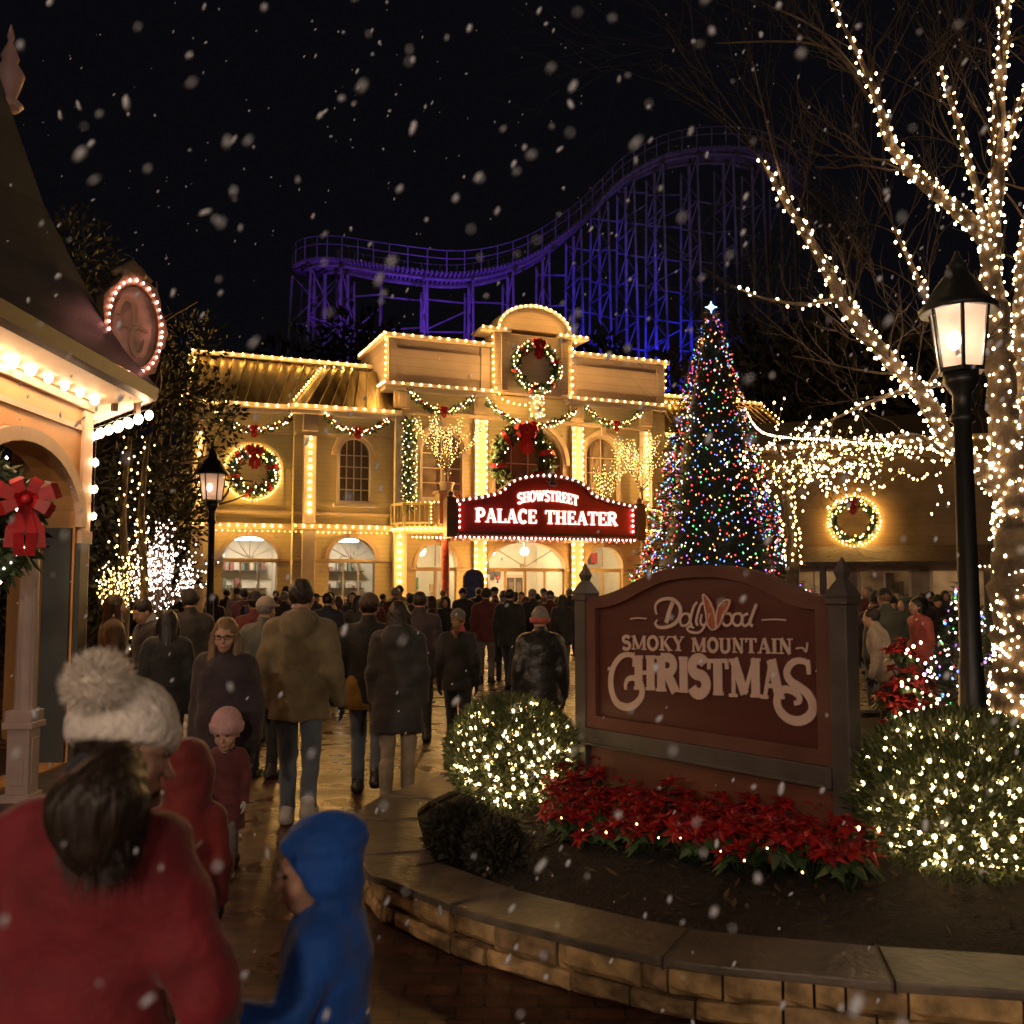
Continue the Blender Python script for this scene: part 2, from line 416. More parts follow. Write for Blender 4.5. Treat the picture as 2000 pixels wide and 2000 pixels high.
for a, b, c, d in GA:                       # transom bar and door frames
    p = MB(); p.box(a, b, .1, .2, 2.3, 2.42)
    n = 4 if b - a > 2 else 2
    for i in range(n + 1):
        x = a + (b - a) * i / n; p.box(x - .04, x + .04, .12, .18, 0, 2.3)
    p.box(a, b, .12, .18, 0, .18)
    for i in range(1, n):
        t = pi * i / n; xm = (a + b) / 2; p.bar((xm, .15, c + .03), (xm + (b - a) / 2 * cos(t), .15, c + (d - c) * sin(t)), .03)
    p.build('door_frame', mat('door_frame_paint', (.5, .36, .2), .4), TH)
LAMPW = glow('lobby_lamp', (1, .80, .52), 190)
for x, z in ((-2.68, 3.0), (-.1, 3.05), (1.2, 3.05), (3.5, 3.0)):
    p = MB(); p.ico((x, 1.7, z), .16, 2); p.tube([(x, 1.7, z + .1), (x, 1.7, 3.4)], .015); p.build('pendant_lamp', LAMPW, TH)
# red festooned porch column and porch balcony
def rail(mb, pts, z0=3.78, z1=4.42):
    P = [Vector((x, y, 0)) for x, y in pts]
    for a, b in zip(P, P[1:]):
        for z, w in ((z1, .09), (z0 + .1, .06)): mb.bar((a.x, a.y, z), (b.x, b.y, z), w)
        n = max(2, int((b - a).length / .16))
        for i in range(n + 1):
            q = a.lerp(b, i / n); mb.bar((q.x, q.y, z0), (q.x, q.y, z1), .035 if 0 < i < n else .11)
for pts in ([(-4.2, 0), (-4.0, -.7), (-3.3, -1.25), (-2.45, -1.25), (-2.0, -.7), (-2.0, 0)], [(3.75, 0), (3.75, -1.2), (4.6, -1.25), (5.4, -.7), (5.55, 0)]):
    p = MB(); n = len(pts)
    p.add([(x, y, 3.5) for x, y in pts] + [(x, y, 3.70) for x, y in pts], [tuple(range(n)), tuple(range(2 * n - 1, n - 1, -1))] + [(i, i + n, (i + 1) % n + n, (i + 1) % n) for i in range(n)])
    bal = p.build('balcony', ARCHT, TH, bevel=.015)
    p = MB(); rail(p, pts, 3.70); p.build('railing', CREAM, bal)
p = MB(); p.box(-3.05, -2.4, -1.35, -.85, 3.75, 4.72); p.box(-3.1, -2.35, -1.4, -.8, 4.72, 4.82); p.build('plant_pedestal', ARCHT, TH, bevel=.015)
p = MB(); p.box(4.35, 4.95, -1.0, -.5, 3.71, 4.5); p.build('plant_pedestal', ARCHT, TH, bevel=.015)
p = MB(); p.lathe([(.2, 0), (.2, .15), (.14, .2), (.13, 3.2), (.2, 3.3), (.2, 3.5)], (-2.72, -1.0, 0), 14); p.build('porch_column', mat('red_wrap', (.30, .05, .04), .5, var=.6, vs=9), TH)
# left wing: recessed bay and forward bay
def facade_bay(x0, x1, y, wins, arches, ztop=7.2):
    p = MB(); p.plate([(x0, 0), (x1, 0), (x1, ztop), (x0, ztop)], [archpoly(*a) for a in arches + wins], y, .3)
    w = p.build('wing_wall', CREAM, TH)
    for a in arches: p = MB(); arch_trim(p, a[0], a[1], a[3], a[4], y - .002, .14, .07); p.build('arch_molding', ARCHT, TH)
    for a in wins: p = MB(); arch_trim(p, a[0] - .1, a[1] + .1, a[3], a[4] + .1, y - .052, .17); p.build('arch_molding', ARCHT, TH)
    boxes('belt_course', ARCHT, TH, [(x0, x1, y - .14, y - .003, 3.55, 3.76), (x0, x1, y - .05, y - .004, 2.56, 2.66), (x0, x1, y - .06, y - .002, 6.55, 6.66), (x0, x1, y - .05, y - .002, 4.05, 4.15)], .015)
    return w
facade_bay(-10.35, -7.35, .5, [], [(-9.4, -7.75, .02, 2.66, 3.36)])
facade_bay(-7.35, -3.72, .15, [(-5.9, -4.93, 4.52, 6.0, 6.52)], [(-6.21, -4.72, .02, 2.67, 3.34)])
window(-5.9, -4.93, 4.52, 6.0, 6.52, .15, 4, 4)
p = MB(); p.plate(archpoly(-9.55, -7.6, 4.35, 5.5, 6.35), [], .46, .04); arch_trim(p, -9.5, -7.65, 5.5, 6.3, .459, .12, .05)
p.box(-8.6, -8.56, .4, .459, 4.4, 6.3); p.build('blind_window', CREAM, TH)
p = MB(); p.box(-10.3, -3.75, 3.2, 3.3, 0, 3.5); p.box(-10.3, -3.75, .83, 3.2, 3.4, 3.5); p.box(-7.5, -7.35, .83, 3.2, 0, 3.39); p.box(-10.35, -10.25, .8, 4, 0, 7.2)
p.build('shop_interior', LOBBY, TH)
for a, b, c in ((-9.4, -7.75, .5), (-6.21, -4.72, .15)):
    p = MB(); p.box(a, b, c + .12, c + .2, 2.54, 2.67)
    for i in range(4):
        x = a + (b - a) * i / 3; p.box(x - .03, x + .03, c + .13, c + .19, 0, 2.54)
    for i in range(1, 6):
        t = pi * i / 6; xm = (a + b) / 2; p.bar((xm, c + .16, 2.67), (xm + (b - a) / 2 * cos(t), c + .16, 2.67 + .68 * sin(t)), .025)
    p.box(a, b, c + .13, c + .19, 0, .5); p.box(a, b, c + .14, c + .18, 1.4, 1.44); p.build('shop_window', mat('white_frame', (.7, .68, .62), .4), TH)
COOL = glow('shop_lamp', (1, .90, .78), 48)
for x in (-8.6, -5.5):
    p = MB(); p.box(x - .6, x + .6, 1.6, 1.9, 3.28, 3.38); p.build('ceiling_lamp', COOL, TH)
p = MB()                                    # shelves of goods seen through the shop windows
for x0, x1 in ((-9.9, -7.7), (-6.6, -4.4)):
    for z in (.5, 1.1, 1.7, 2.3):
        p.box(x0, x1, 2.85, 3.19, z, z + .04)
        for i in range(14):
            x = rnd.uniform(x0 + .1, x1 - .1); p.box(x - .06, x + .06, 2.9, 3.1, z + .041, z + rnd.uniform(.12, .4), 1 + i % 3)
p.build('display_shelves', [DARKWOOD, mat('goods_red', (.22, .07, .05)), mat('goods_green', (.1, .12, .08)), mat('goods_tan', (.5, .4, .25))], TH)
for x, y in ((-10.17, .5), (-6.87, .15)):
    p = MB(); p.box(x - .2, x + .2, y - .14, y - .001, 0, 3.54); p.box(x - .2, x + .2, y - .14, y - .001, 3.78, 6.54); o = p.build('pilaster', PINKTRIM, TH, bevel=.01)
    p = MB(); p.box(x - .24, x + .24, y - .2, y - .003, 6.67, 7.2); p.build('capital', mat('grey_trim', (.3, .24, .22), .5), o, bevel=.02)
for a, b, y in ((-10.6, -7.42, .5), (-7.6, -3.98, .15)):
    p = MB(); p.box(a, b, y - .5, y + .2, 7.32, 7.47); p.box(a + .1, b - .05, y - .3, y + .2, 7.2, 7.319); p.build('eave', PINKTRIM, TH, bevel=.02)
def mansard(pts, ribs, th=.06):             # four corner points: bottom left, bottom right, top right, top left
    p = MB(); q = [Vector(x) for x in pts]; nrm = (q[1] - q[0]).cross(q[3] - q[0]).normalized()
    p.add([x for x in q] + [x - nrm * th for x in q], [(0, 1, 2, 3), (7, 6, 5, 4), (0, 4, 5, 1), (1, 5, 6, 2), (2, 6, 7, 3), (3, 7, 4, 0)])
    for i in range(ribs + 1):
        t = i / ribs; a = q[0].lerp(q[1], t) + nrm * .03; b = q[3].lerp(q[2], t) + nrm * .03; p.bar(a, b, .03, .05)
    return p.build('mansard_roof', ROOF, TH)
mansard([(-10.55, .1, 7.48), (-6.9, .1, 7.48), (-6.0, 1.75, 9.2), (-10.2, 1.75, 9.2)], 11)
mansard([(-7.45, -.2, 7.485), (-4.0, -.2, 7.485), (-4.0, 1.25, 9.0), (-6.3, 1.25, 9.0)], 9)
mansard([(-10.6, 3.2, 7.48), (-10.56, .1, 7.48), (-10.21, 1.75, 9.2), (-10.21, 3.2, 9.2)], 5)
p = MB(); p.box(-10.4, -4.46, 1.6, 4.5, 9.205, 9.34); p.build('ridge_cornice', PINKTRIM, TH, bevel=.02)
# right wing
p = MB(); p.plate([(6.1, 0), (12.4, 0), (12.4, 7.3), (6.1, 7.3)], [archpoly(6.6, 7.8, .02, 2.5, 3.2), archpoly(6.7, 7.7, 4.6, 6.0, 6.6)], .7, .3); p.box(12.1, 12.4, 1.0, 5, 0, 7.3); p.build('wing_wall', CREAM, TH)
window(6.7, 7.7, 4.6, 6.0, 6.6, .7, 3, 4)
p = MB(); p.box(6.1, 12.7, .25, 1.0, 7.32, 7.48); p.box(6.1, 12.5, .5, .699, 3.55, 3.75); p.build('eave', PINKTRIM, TH, bevel=.02)
mansard([(6.1, .3, 7.49), (12.7, .3, 7.49), (11.6, 1.7, 9.1), (6.1, 1.7, 9.1)], 20)
p = MB(); p.box(6.12, 11.7, 1.6, 4.4, 9.105, 9.24); p.build('ridge_cornice', PINKTRIM, TH, bevel=.02)
p = MB(); p.box(6.2, 12, 3.2, 3.3, 0, 3.5); p.build('shop_interior', LOBBY, TH)

# ---------------- letters as strokes
def ribbon(mb, pts, w, y, th=.03, mi=0, warp=None, n_taper=None):
    P = [Vector((p[0], p[1])) for p in pts]
    if len(P) < 2: return
    W_ = w if hasattr(w, '__len__') else [w] * len(P)
    closed = (P[0] - P[-1]).length < 1e-6
    L_, R_ = [], []
    for i, p in enumerate(P):
        if closed: a, b = P[i - 1] if i > 0 else P[-2], P[i + 1] if i < len(P) - 1 else P[1]
        else: a, b = P[max(i - 1, 0)], P[min(i + 1, len(P) - 1)]
        d1 = (p - a).normalized() if (p - a).length > 1e-9 else (b - p).normalized(); d2 = (b - p).normalized() if (b - p).length > 1e-9 else d1
        d = (d1 + d2); d = d.normalized() if d.length > 1e-6 else d1
        nn = Vector((-d.y, d.x)); k = 1 / max(.5, nn.dot(Vector((-d1.y, d1.x))))
        L_.append(p + nn * W_[i] / 2 * k); R_.append(p - nn * W_[i] / 2 * k)
    f = warp or (lambda q: (q[0], q[1])); n = len(P)
    vs = []
    for yy in (y - th, y):
        for q in L_ + R_: a, b = f(q); vs.append((a, yy, b))
    fs = []
    for i in range(n - 1):
        fs += [(i, n + i, n + i + 1, i + 1), (2 * n + i, 2 * n + i + 1, 3 * n + i + 1, 3 * n + i), (i, i + 1, 2 * n + i + 1, 2 * n + i), (n + i, 3 * n + i, 3 * n + i + 1, n + i + 1)]
    fs += [(0, 2 * n, 3 * n, n), (n - 1, 2 * n - 1, 4 * n - 1, 3 * n - 1)]
    mb.add(vs, fs, mi)
GL = {  # width, strokes (points, thick?), serifs (x, z, length)
 'S': (.62, [(arc(.31, .735, .21, .215, 20, 270) + arc(.31, .265, .23, .255, 90, -160)[1:], 1)], []),
 'H': (.78, [([(.17, 0), (.17, 1)], 1), ([(.61, 0), (.61, 1)], 1), ([(.17, .5), (.61, .5)], 0)], [(.17, 0, .34), (.17, 1, .34), (.61, 0, .34), (.61, 1, .34)]),
 'O': (.76, [(arc(.38, .5, .28, .45, 0, 360, 20), .9)], []),
 'W': (1.05, [([(.12, 1), (.34, .02)], 1), ([(.34, .02), (.53, .95)], 0), ([(.5, 1), (.72, .02)], 1), ([(.72, .02), (.93, 1)], 0)], [(.12, 1, .28), (.93, 1, .26)]),
 'T': (.70, [([(.35, 0), (.35, 1)], 1), ([(.03, .95), (.67, .95)], 0), ([(.07, .96), (.06, .72)], 0), ([(.63, .96), (.64, .72)], 0)], [(.35, 0, .34)]),
 'R': (.76, [([(.18, 0), (.18, 1)], 1), ([(.18, .95)] + arc(.40, .735, .20, .215, 90, -90) + [(.18, .52)], .75), ([(.38, .52), (.66, 0)], 1)], [(.18, 0, .34), (.12, 1, .24), (.68, 0, .2)]),
 'E': (.66, [([(.18, 0), (.18, 1)], 1), ([(.1, .95), (.58, .95)], 0), ([(.18, .5), (.46, .5)], 0), ([(.1, .05), (.6, .05)], 0), ([(.56, .97), (.57, .72)], 0), ([(.58, .03), (.6, .28)], 0), ([(.45, .62), (.45, .38)], 0)], []),
 'P': (.68, [([(.18, 0), (.18, 1)], 1), ([(.18, .95)] + arc(.38, .70, .21, .25, 90, -90) + [(.18, .45)], .8)], [(.18, 0, .34), (.12, 1, .24)]),
 'A': (.80, [([(.14, 0), (.39, 1)], 0), ([(.39, 1), (.66, 0)], 1), ([(.24, .33), (.56, .33)], 0)], [(.14, 0, .26), (.66, 0, .3)]),
 'L': (.64, [([(.18, 0), (.18, 1)], 1), ([(.1, .05), (.6, .05)], 0), ([(.58, .03), (.6, .3)], 0)], [(.18, 1, .34)]),
 'C': (.70, [(arc(.38, .5, .26, .45, 45, 315, 18), .9), ([(.58, .98), (.58, .70)], 0)], []),
 'M': (1.0, [([(.15, 0), (.17, 1)], 0), ([(.17, 1), (.49, .08)], 1), ([(.49, .08), (.80, 1)], 0), ([(.82, 0), (.82, 1)], 1)], [(.15, 0, .26), (.12, 1, .2), (.82, 0, .32), (.86, 1, .2)]),
 'K': (.78, [([(.17, 0), (.17, 1)], 1), ([(.2, .42), (.62, 1)], 0), ([(.33, .56), (.64, 0)], 1)], [(.17, 0, .34), (.17, 1, .34), (.64, 1, .26), (.66, 0, .26)]),
 'Y': (.74, [([(.12, 1), (.37, .45)], 1), ([(.62, 1), (.37, .45)], 0), ([(.37, .45), (.37, 0)], 1)], [(.37, 0, .34), (.12, 1, .28), (.62, 1, .24)]),
 'U': (.78, [([(.17, 1), (.17, .32)] + arc(.39, .28, .22, .25, 180, 360) + [(.61, 1)], .8)], [(.17, 1, .34), (.61, 1, .28)]),
 'N': (.82, [([(.17, 0), (.17, 1)], 0), ([(.17, 1), (.64, 0)], 1), ([(.64, 0), (.64, 1)], 0)], [(.17, 0, .28), (.14, 1, .2), (.64, 1, .28)]),
 'I': (.38, [([(.19, 0), (.19, 1)], 1)], [(.19, 0, .34), (.19, 1, .34)]),
 ' ': (.42, [], []),
}
_st = [0]
def letters(mb, text, x0, x1, z0, h, y, thick=.2, thin=.1, warp=None, th=.03, mi=0):
    tot = sum(GL[c][0] for c in text); k = (x1 - x0) / tot; x = x0
    for c in text:
        w, st, se = GL[c]
        for pts, t in st:
            _st[0] = (_st[0] + 1) % 7
            ribbon(mb, [(x + p[0] * k, z0 + p[1] * h) for p in pts], (thin + (thick - thin) * t) * min(k, h), y - _st[0] * .0006, th, mi, warp)
        for sx, sz, L in se:
            _st[0] = (_st[0] + 1) % 7
            zz = z0 + (sz * .91 + .045) * h
            ribbon(mb, [(x + (sx - L / 2) * k, zz), (x + (sx + L / 2) * k, zz)], h * .09, y - _st[0] * .0006, th, mi, warp)
        x += w * k
# ---------------- marquee
MQ = thing('marquee_sign', 'red lit marquee sign with a humped top above the theatre doors', 'sign', M=TF.M)
RED = mat('marquee_red', (.42, .02, .015), .35, var=.25, vs=2)
BROWN = mat('marquee_brown', (.12, .05, .035), .5, var=.3, vs=3)
top = [(3.62, 4.36), (2.75, 4.52), (2.1, 4.72)] + [(1.95 - 1.58 * i / 8 + 0, 4.78 + .50 * sin(pi / 2 * i / 8)) for i in range(9)][:8] + [(.42, 5.28)]
top = [(3.62, 4.36), (2.8, 4.50), (2.15, 4.66)] + [(.42 + 1.5 * cos(R(a)), 4.74 + .54 * sin(R(a))) for a in range(8, 173, 12)] + [(-1.3, 4.66), (-1.95, 4.50), (-2.72, 4.36)]
out = [(-2.72, 3.46), (3.62, 3.46)] + top
p = MB(); p.prism(out, -2.0, -1.82)
p.box(-2.95, 3.85, -2.02, -1.98, 3.36, 3.455, 1)
bd = p.build('sign_board', [RED, BROWN], MQ)
p = MB(); c = Vector((.45, 4.1)); big = [(-2.86, 3.40), (3.76, 3.40)] + [(x + (.14 if x > 3.5 else -.14 if x < -2.6 else .03 * (x - .45)), z + .12) for x, z in top]
p.plate(big, [[(x * .985 + .007, z) if z > 4 else (x * .985 + .007, z + .04) for x, z in out]], -2.1, .14); p.build('sign_frame', BROWN, MQ, bevel=.015)
p = MB(); p.box(-2.8, 3.7, -1.9, -.005, 3.30, 3.42); p.box(-2.7, 3.6, -1.8, -.3, 3.42, 3.5); p.build('canopy', BROWN, MQ, bevel=.02)
for x in (-2.9, 3.8):
    p = MB(); p.box(x - .17, x + .17, -2.15, -1.8, 3.32, 4.52); p.lathe([(.17, 4.52), (.2, 4.56), (.1, 4.62), (.12, 4.7), (.02, 4.8)], (x, -1.97, 0), 10); p.build('sign_post', BROWN, MQ, bevel=.02)
LIT = glow('letter_light', (1, .62, .50), 2.6)
for w_, a_, b_ in (('PALACE', -2.10, .02), ('THEATER', .30, 2.95)): p = MB(); letters(p, w_, a_, b_, 3.80, .44, -2.02, .23, .11); p.build('lettering', LIT, MQ)
p = MB(); letters(p, 'SHOWSTREET', -.66, 1.50, 4.44, .34, -2.02, .23, .12, warp=lambda q: (q[0], q[1] + .10 - .11 * (q[0] - .42) ** 2)); p.build('lettering', LIT, MQ)
p = MB(); p.ico((.55, -2.05, 5.28), .2, 2, sc=(.75, .5, 1.2)); p.ico((.55, -2.1, 5.1), .16, 2, sc=(1.2, .5, .6)); p.build('crest', DARKWOOD, MQ)
tp = crom([Vector((x * 1.0, -2.12, z + .08)) for x, z in reversed(top)], 4)
string('', tp, .21, .042, PINKB, parent=MQ)
for x in (-2.62, 3.52): string('', [(x, -2.06, 3.62), (x, -2.06, 4.36)], .18, .04, PINKB, parent=MQ)
string('', [(-2.75, -2.1, 3.32), (3.7, -2.1, 3.32)], .15, .035, [PINKB], parent=MQ)
string('', [(-2.75, -2.02, 3.25), (3.7, -2.02, 3.25)], .27, .03, [REDB], parent=MQ)
string('', [(-3.9, -1.3, 3.33), (-2.8, -1.3, 3.33)], .13, .03, [BULB], parent=MQ)

# ---------------- bulb strings on the theatre
B, BR = .31, .036
G1 = 'bulb strings outlining the theatre'
def ts(label, pts, sp=B, r=BR, m=BULB): string(label, pts, sp, r, m, M=TF.M, group=G1)
ts('warm bulb string along the left wing ridge cornice', [(-10.35, 1.55, 9.3), (-4.5, 1.55, 9.3)])
ts('warm bulb string along the eave of the recessed bay over the lit wreath', [(-10.4, -.04, 7.4), (-7.65, -.04, 7.4)])
ts('warm bulb string along the eave over the arched upper window', [(-7.6, -.2, 7.42), (-7.5, -.39, 7.42), (-4.0, -.39, 7.42)])
ts('warm bulb string climbing the roof hip in the middle of the left wing', [(-7.45, -.22, 7.6), (-6.3, 1.2, 9.03)], .2, .036)
ts('short bulb string along the top of the forward mansard', [(-6.2, 1.2, 9.05), (-5.2, 1.2, 9.05)], .3, .036)
ts('bulb string climbing the far left corner of the roof', [(-10.62, .05, 7.55), (-10.25, 1.72, 9.25)], .24, .034)
ts('bulb string down the far left end of the roof behind the corner', [(-10.62, 3.2, 7.55), (-10.4, 1.9, 9.3)], .3, .034)
ts('warm bulb string on the belt course under the lit wreath', [(-10.3, .34, 3.68), (-7.45, .34, 3.68)], .26)
ts('warm bulb string on the belt course under the arched upper window', [(-7.3, -.01, 3.68), (-4.2, -.01, 3.68)], .26)
ts('string of tiny bulbs under the belt course of the left wing', [(-9.8, .3, 3.50), (-4.2, -.02, 3.50)], .17, .018)
ts('vertical row of bulbs on the far left pilaster', [(-10.17, .33, 6.45), (-10.17, .33, 3.95)], .21, .05)
ts('vertical row of bulbs on the left wing pilaster left of the arched window', [(-6.87, -.02, 6.45), (-6.87, -.02, 3.95)], .23, .052)
ts('vertical row of bulbs low on the pilaster at the left end of the porch', [(-3.98, -.18, 3.4), (-3.98, -.18, .5)], .24, .05)
ts('row of bulbs around the left balcony floor', [(-4.2, -.05, 3.62), (-4.02, -.74, 3.62), (-3.32, -1.3, 3.62), (-2.45, -1.3, 3.62)], .16, .034)
ts('small bulbs along the left balcony rail', [(-4.15, -.1, 4.45), (-4.0, -.74, 4.45), (-3.3, -1.3, 4.45), (-2.4, -1.3, 4.45)], .15, .02, MINIG)
ts('small bulbs down the corner of the left balcony', [(-3.3, -1.3, 4.4), (-3.3, -1.3, 3.75)], .12, .03, MINIG)
ts('bulbs around the right balcony beside the marquee', [(4.0, -1.28, 4.45), (4.6, -1.3, 4.45), (5.4, -.75, 4.45), (5.4, -.75, 3.75), (4.6, -1.3, 3.72), (4.0, -1.3, 3.72)], .16, .028)
ts('bulb string along the cornice left of the gable', [(-4.6, -.36, 8.37), (-.66, -.36, 8.37)], m=BULB2)
ts('bulb string along the cornice right of the gable', [(2.05, -.36, 8.37), (6.1, -.36, 8.37)], m=BULB2)
ts('bulb string along the parapet left of the gable', [(-4.55, -.22, 10.02), (-.9, -.22, 10.02)])
ts('bulb string along the parapet right of the gable', [(2.3, -.22, 10.02), (6.2, -.22, 10.02)])
ts('bulb string running back along the left end of the parapet', [(-4.58, -.2, 10.02), (-4.58, 3.4, 10.02)], .26, .036)
ts('bulbs running back along the left end of the main cornice', [(-4.62, -.3, 8.37), (-4.62, .5, 8.37)], .14, .034)
ts('vertical bulbs on the left corner of the parapet', [(-4.48, -.02, 9.85), (-4.48, -.02, 8.55)], .2, .034)
ts('vertical bulbs on the right corner of the parapet', [(6.12, -.02, 9.85), (6.12, -.02, 8.55)], .26, .036)
ts('arched bulb string over the round head of the gable', [Vector((x, -.45, z)) for x, z in arc(.70, 10.56, 1.34, .87, 176, 4, 24)], .19, .04)
ts('bulbs on the left shoulder of the gable', [(-1.26, -.52, 10.5), (-.2, -.52, 10.5)], .27)
ts('bulbs on the right shoulder of the gable', [(1.62, -.52, 10.5), (2.75, -.52, 10.5)], .25)
ts('vertical bulbs down the left edge of the gable', [(-.88, -.4, 10.2), (-.83, -.4, 8.6), (-.5, -.42, 8.05), (.0, -.43, 7.95), (.45, -.4, 7.95)], .22, .036)
ts('vertical bulbs down the right edge of the gable', [(2.25, -.4, 10.3), (2.12, -.4, 10.1), (2.12, -.4, 8.5)], .26, .04)
for x, w in ((-1.2, 'left'), (2.41, 'right')):
    for q, s in ((-.17, 'outer' if w == 'left' else 'inner'), (.17, 'inner' if w == 'left' else 'outer')):
        ts(f'vertical bulbs on the {s} edge of the pilaster {w} of the central window', [(x + q, -.26, 7.3), (x + q, -.26, 4.2)], .22, .042, BULB2)
        ts(f'vertical bulbs on the {s} edge of the door pilaster {w} of the central doors', [(x + q, -.18, 3.25), (x + q, -.18, .6)], .22, .042)
ts('vertical bulbs on the pilaster behind the right balcony trees', [(5.2, -.2, 7.3), (5.2, -.2, 4.5)], .2, .036, m=BULB2)
ts('bulb string along the right wing eave beside the big tree', [(5.5, .2, 7.42), (12.7, .2, 7.42)], .27)
ts('bulb string along the right wing ridge behind the big tree', [(6.15, 1.55, 9.2), (11.6, 1.55, 9.2)], .27, .036)
ts('second bulb string below the right wing ridge', [(6.15, 1.3, 8.85), (7.6, 1.3, 8.85)], .27, .034)
ts('bulb string on the right end hip of the right wing roof', [(11.62, 1.65, 9.2), (12.72, .25, 7.5)], .2, .034)
# ================================================================ foliage helpers
def sprays(mb, pts, n, L, w, rad, mi=0, mi2=None, up=0.):
    """needle sprays along a path: thin leaf faces leaving it in all directions"""
    P = [Vector(p) for p in pts]
    for _ in range(n):
        i = rnd.randrange(len(P) - 1); c = P[i].lerp(P[i + 1], rnd.random())
        d = Vector((rnd.gauss(0, 1), rnd.gauss(0, 1), rnd.gauss(0, 1) + up)).normalized()
        a, b = frame_axes(d); l = L * rnd.uniform(.6, 1.25); q = c + d * rad * rnd.uniform(.2, 1)
        t = rnd.uniform(0, 2 * pi); s = (a * cos(t) + b * sin(t)) * w * rnd.uniform(.6, 1.2)
        k = mi if mi2 is None or rnd.random() < .65 else mi2
        mb.add([q - s * .6, q + d * l * .55 - s, q + d * l, q + d * l * .5 + s], [(0, 1, 2, 3)], k)
def leafball(mb, c, rx, ry, rz, n, L, w, mis=(0,), shell=.55, flat=False):
    c = Vector(c)
    for _ in range(n):
        d = Vector((rnd.gauss(0, 1), rnd.gauss(0, 1), rnd.gauss(0, 1))).normalized()
        k = shell + (1 - shell) * rnd.random() ** .6
        q = c + Vector((d.x * rx, d.y * ry, d.z * rz)) * k
        d2 = (d + Vector((rnd.gauss(0, .5), rnd.gauss(0, .5), rnd.gauss(0, .5) + .3))).normalized()
        a, b = frame_axes(d2); t = rnd.uniform(0, 2 * pi); s = (a * cos(t) + b * sin(t)) * w * rnd.uniform(.6, 1.2); l = L * rnd.uniform(.6, 1.3)
        mb.add([q, q + d2 * l * .5 - s, q + d2 * l, q + d2 * l * .5 + s], [(0, 1, 2, 3)], mis[rnd.randrange(len(mis))])
def bow(parent, c, s, y, tails=1.):
    """ribbon bow: loops, knot and two tails, facing local -y"""
    mb = MB()
    for sx in (-1, 1):
        for a, l in ((20, 1), (-25, .85), (62, .75)):
            dx, dz = cos(R(a)) * sx, sin(R(a)); px_, pz_ = -dz * sx, dx * sx
            lp = [(0, 0, 0), (.35, -.30, .16), (.8, -.34, .24), (1.0, -.08, .22), (.8, .10, .16), (.35, .02, .08)]
            for i in range(len(lp) - 1):
                (u0, v0, w0), (u1, v1, w1) = lp[i], lp[i + 1]
                q = lambda u, v, w, e: (c[0] + s * l * (dx * u + px_ * w * e), y + s * v, c[1] + s * l * (dz * u + pz_ * w * e))
                mb.add([q(u0, v0, w0 + .03, -1), q(u1, v1, w1, -1), q(u1, v1, w1, 1), q(u0, v0, w0 + .03, 1)], [(0, 1, 2, 3)], 0, True)
        for k, (ex, ez) in enumerate(((.45, -1.5), (.15, -1.75))):
            pts = [(0, 0), (.22 * ex, .25 * ez), (.7 * ex + .08, .6 * ez), (ex, ez)]
            for i in range(3):
                (u0, v0), (u1, v1) = pts[i], pts[i + 1]
                q = lambda u, v, e: (c[0] + s * sx * u + s * e * .15, y - s * (.1 + .05 * k + .1 * sin(v * 4)), c[1] + s * tails * v)
                mb.add([q(u0, v0, -1), q(u1, v1, -1), q(u1, v1, 1), q(u0, v0, 1)], [(0, 1, 2, 3)], 0, True)
    mb.ico((c[0], y - s * .2, c[1]), s * .16, 2)
    return mb.build('bow', RIBBON, parent)
def wreath(label, c, Rr, r, y, M, lights=MINIB, n=60, dens=1300, group=None, bowtop=True, bowmat=None, lr=.024, berries=True, rx=1):
    t = thing('wreath', label, 'wreath', M=M, group=group)
    ring = [Vector((c[0] + Rr * rx * cos(a), y, c[1] + Rr * sin(a))) for a in [2 * pi * i / 40 for i in range(41)]]
    mb = MB(); mb.tube(ring[:-1], r * .55, 8, closed=True); sprays(mb, ring, dens, r * .9, r * .16, r * .5, 0, 1)
    mb.build('foliage', [GREEN, GREENL], t)
    P = []
    for i in range(n):
        a = 2 * pi * i / n + rnd.uniform(-.03, .03); k = Rr + r * rnd.uniform(-.85, .95)
        P.append((c[0] + k * rx * cos(a), y - r * rnd.uniform(.5, 1.05), c[1] + k * sin(a)))
    s = MB(); bulb_run(s, P, lr); s.build('light_string', [WIRE, lights], t)
    if berries:
        for j in range(6):                              # red ribbon wound round the ring
            rb = MB(); a0 = 2 * pi * j / 6 + .2
            pts = [Vector((c[0] + (Rr + r * .95 * cos(q)) * rx * cos(a0 + q * .06), y - r * .95 * sin(q), c[1] + (Rr + r * .95 * cos(q)) * sin(a0 + q * .06))) for q in [pi * i / 6 for i in range(7)]]
            for p0, p1 in zip(pts, pts[1:]):
                e = Vector((-sin(a0), 0, cos(a0))) * r * .28
                rb.add([p0 - e, p1 - e, p1 + e, p0 + e], [(0, 1, 2, 3)], 0, True)
            rb.build('ribbon', RIBBON, t)
    if bowtop: bow(t, (c[0], c[1] + Rr), r * 1.5, y - r * 1.0)
    return t
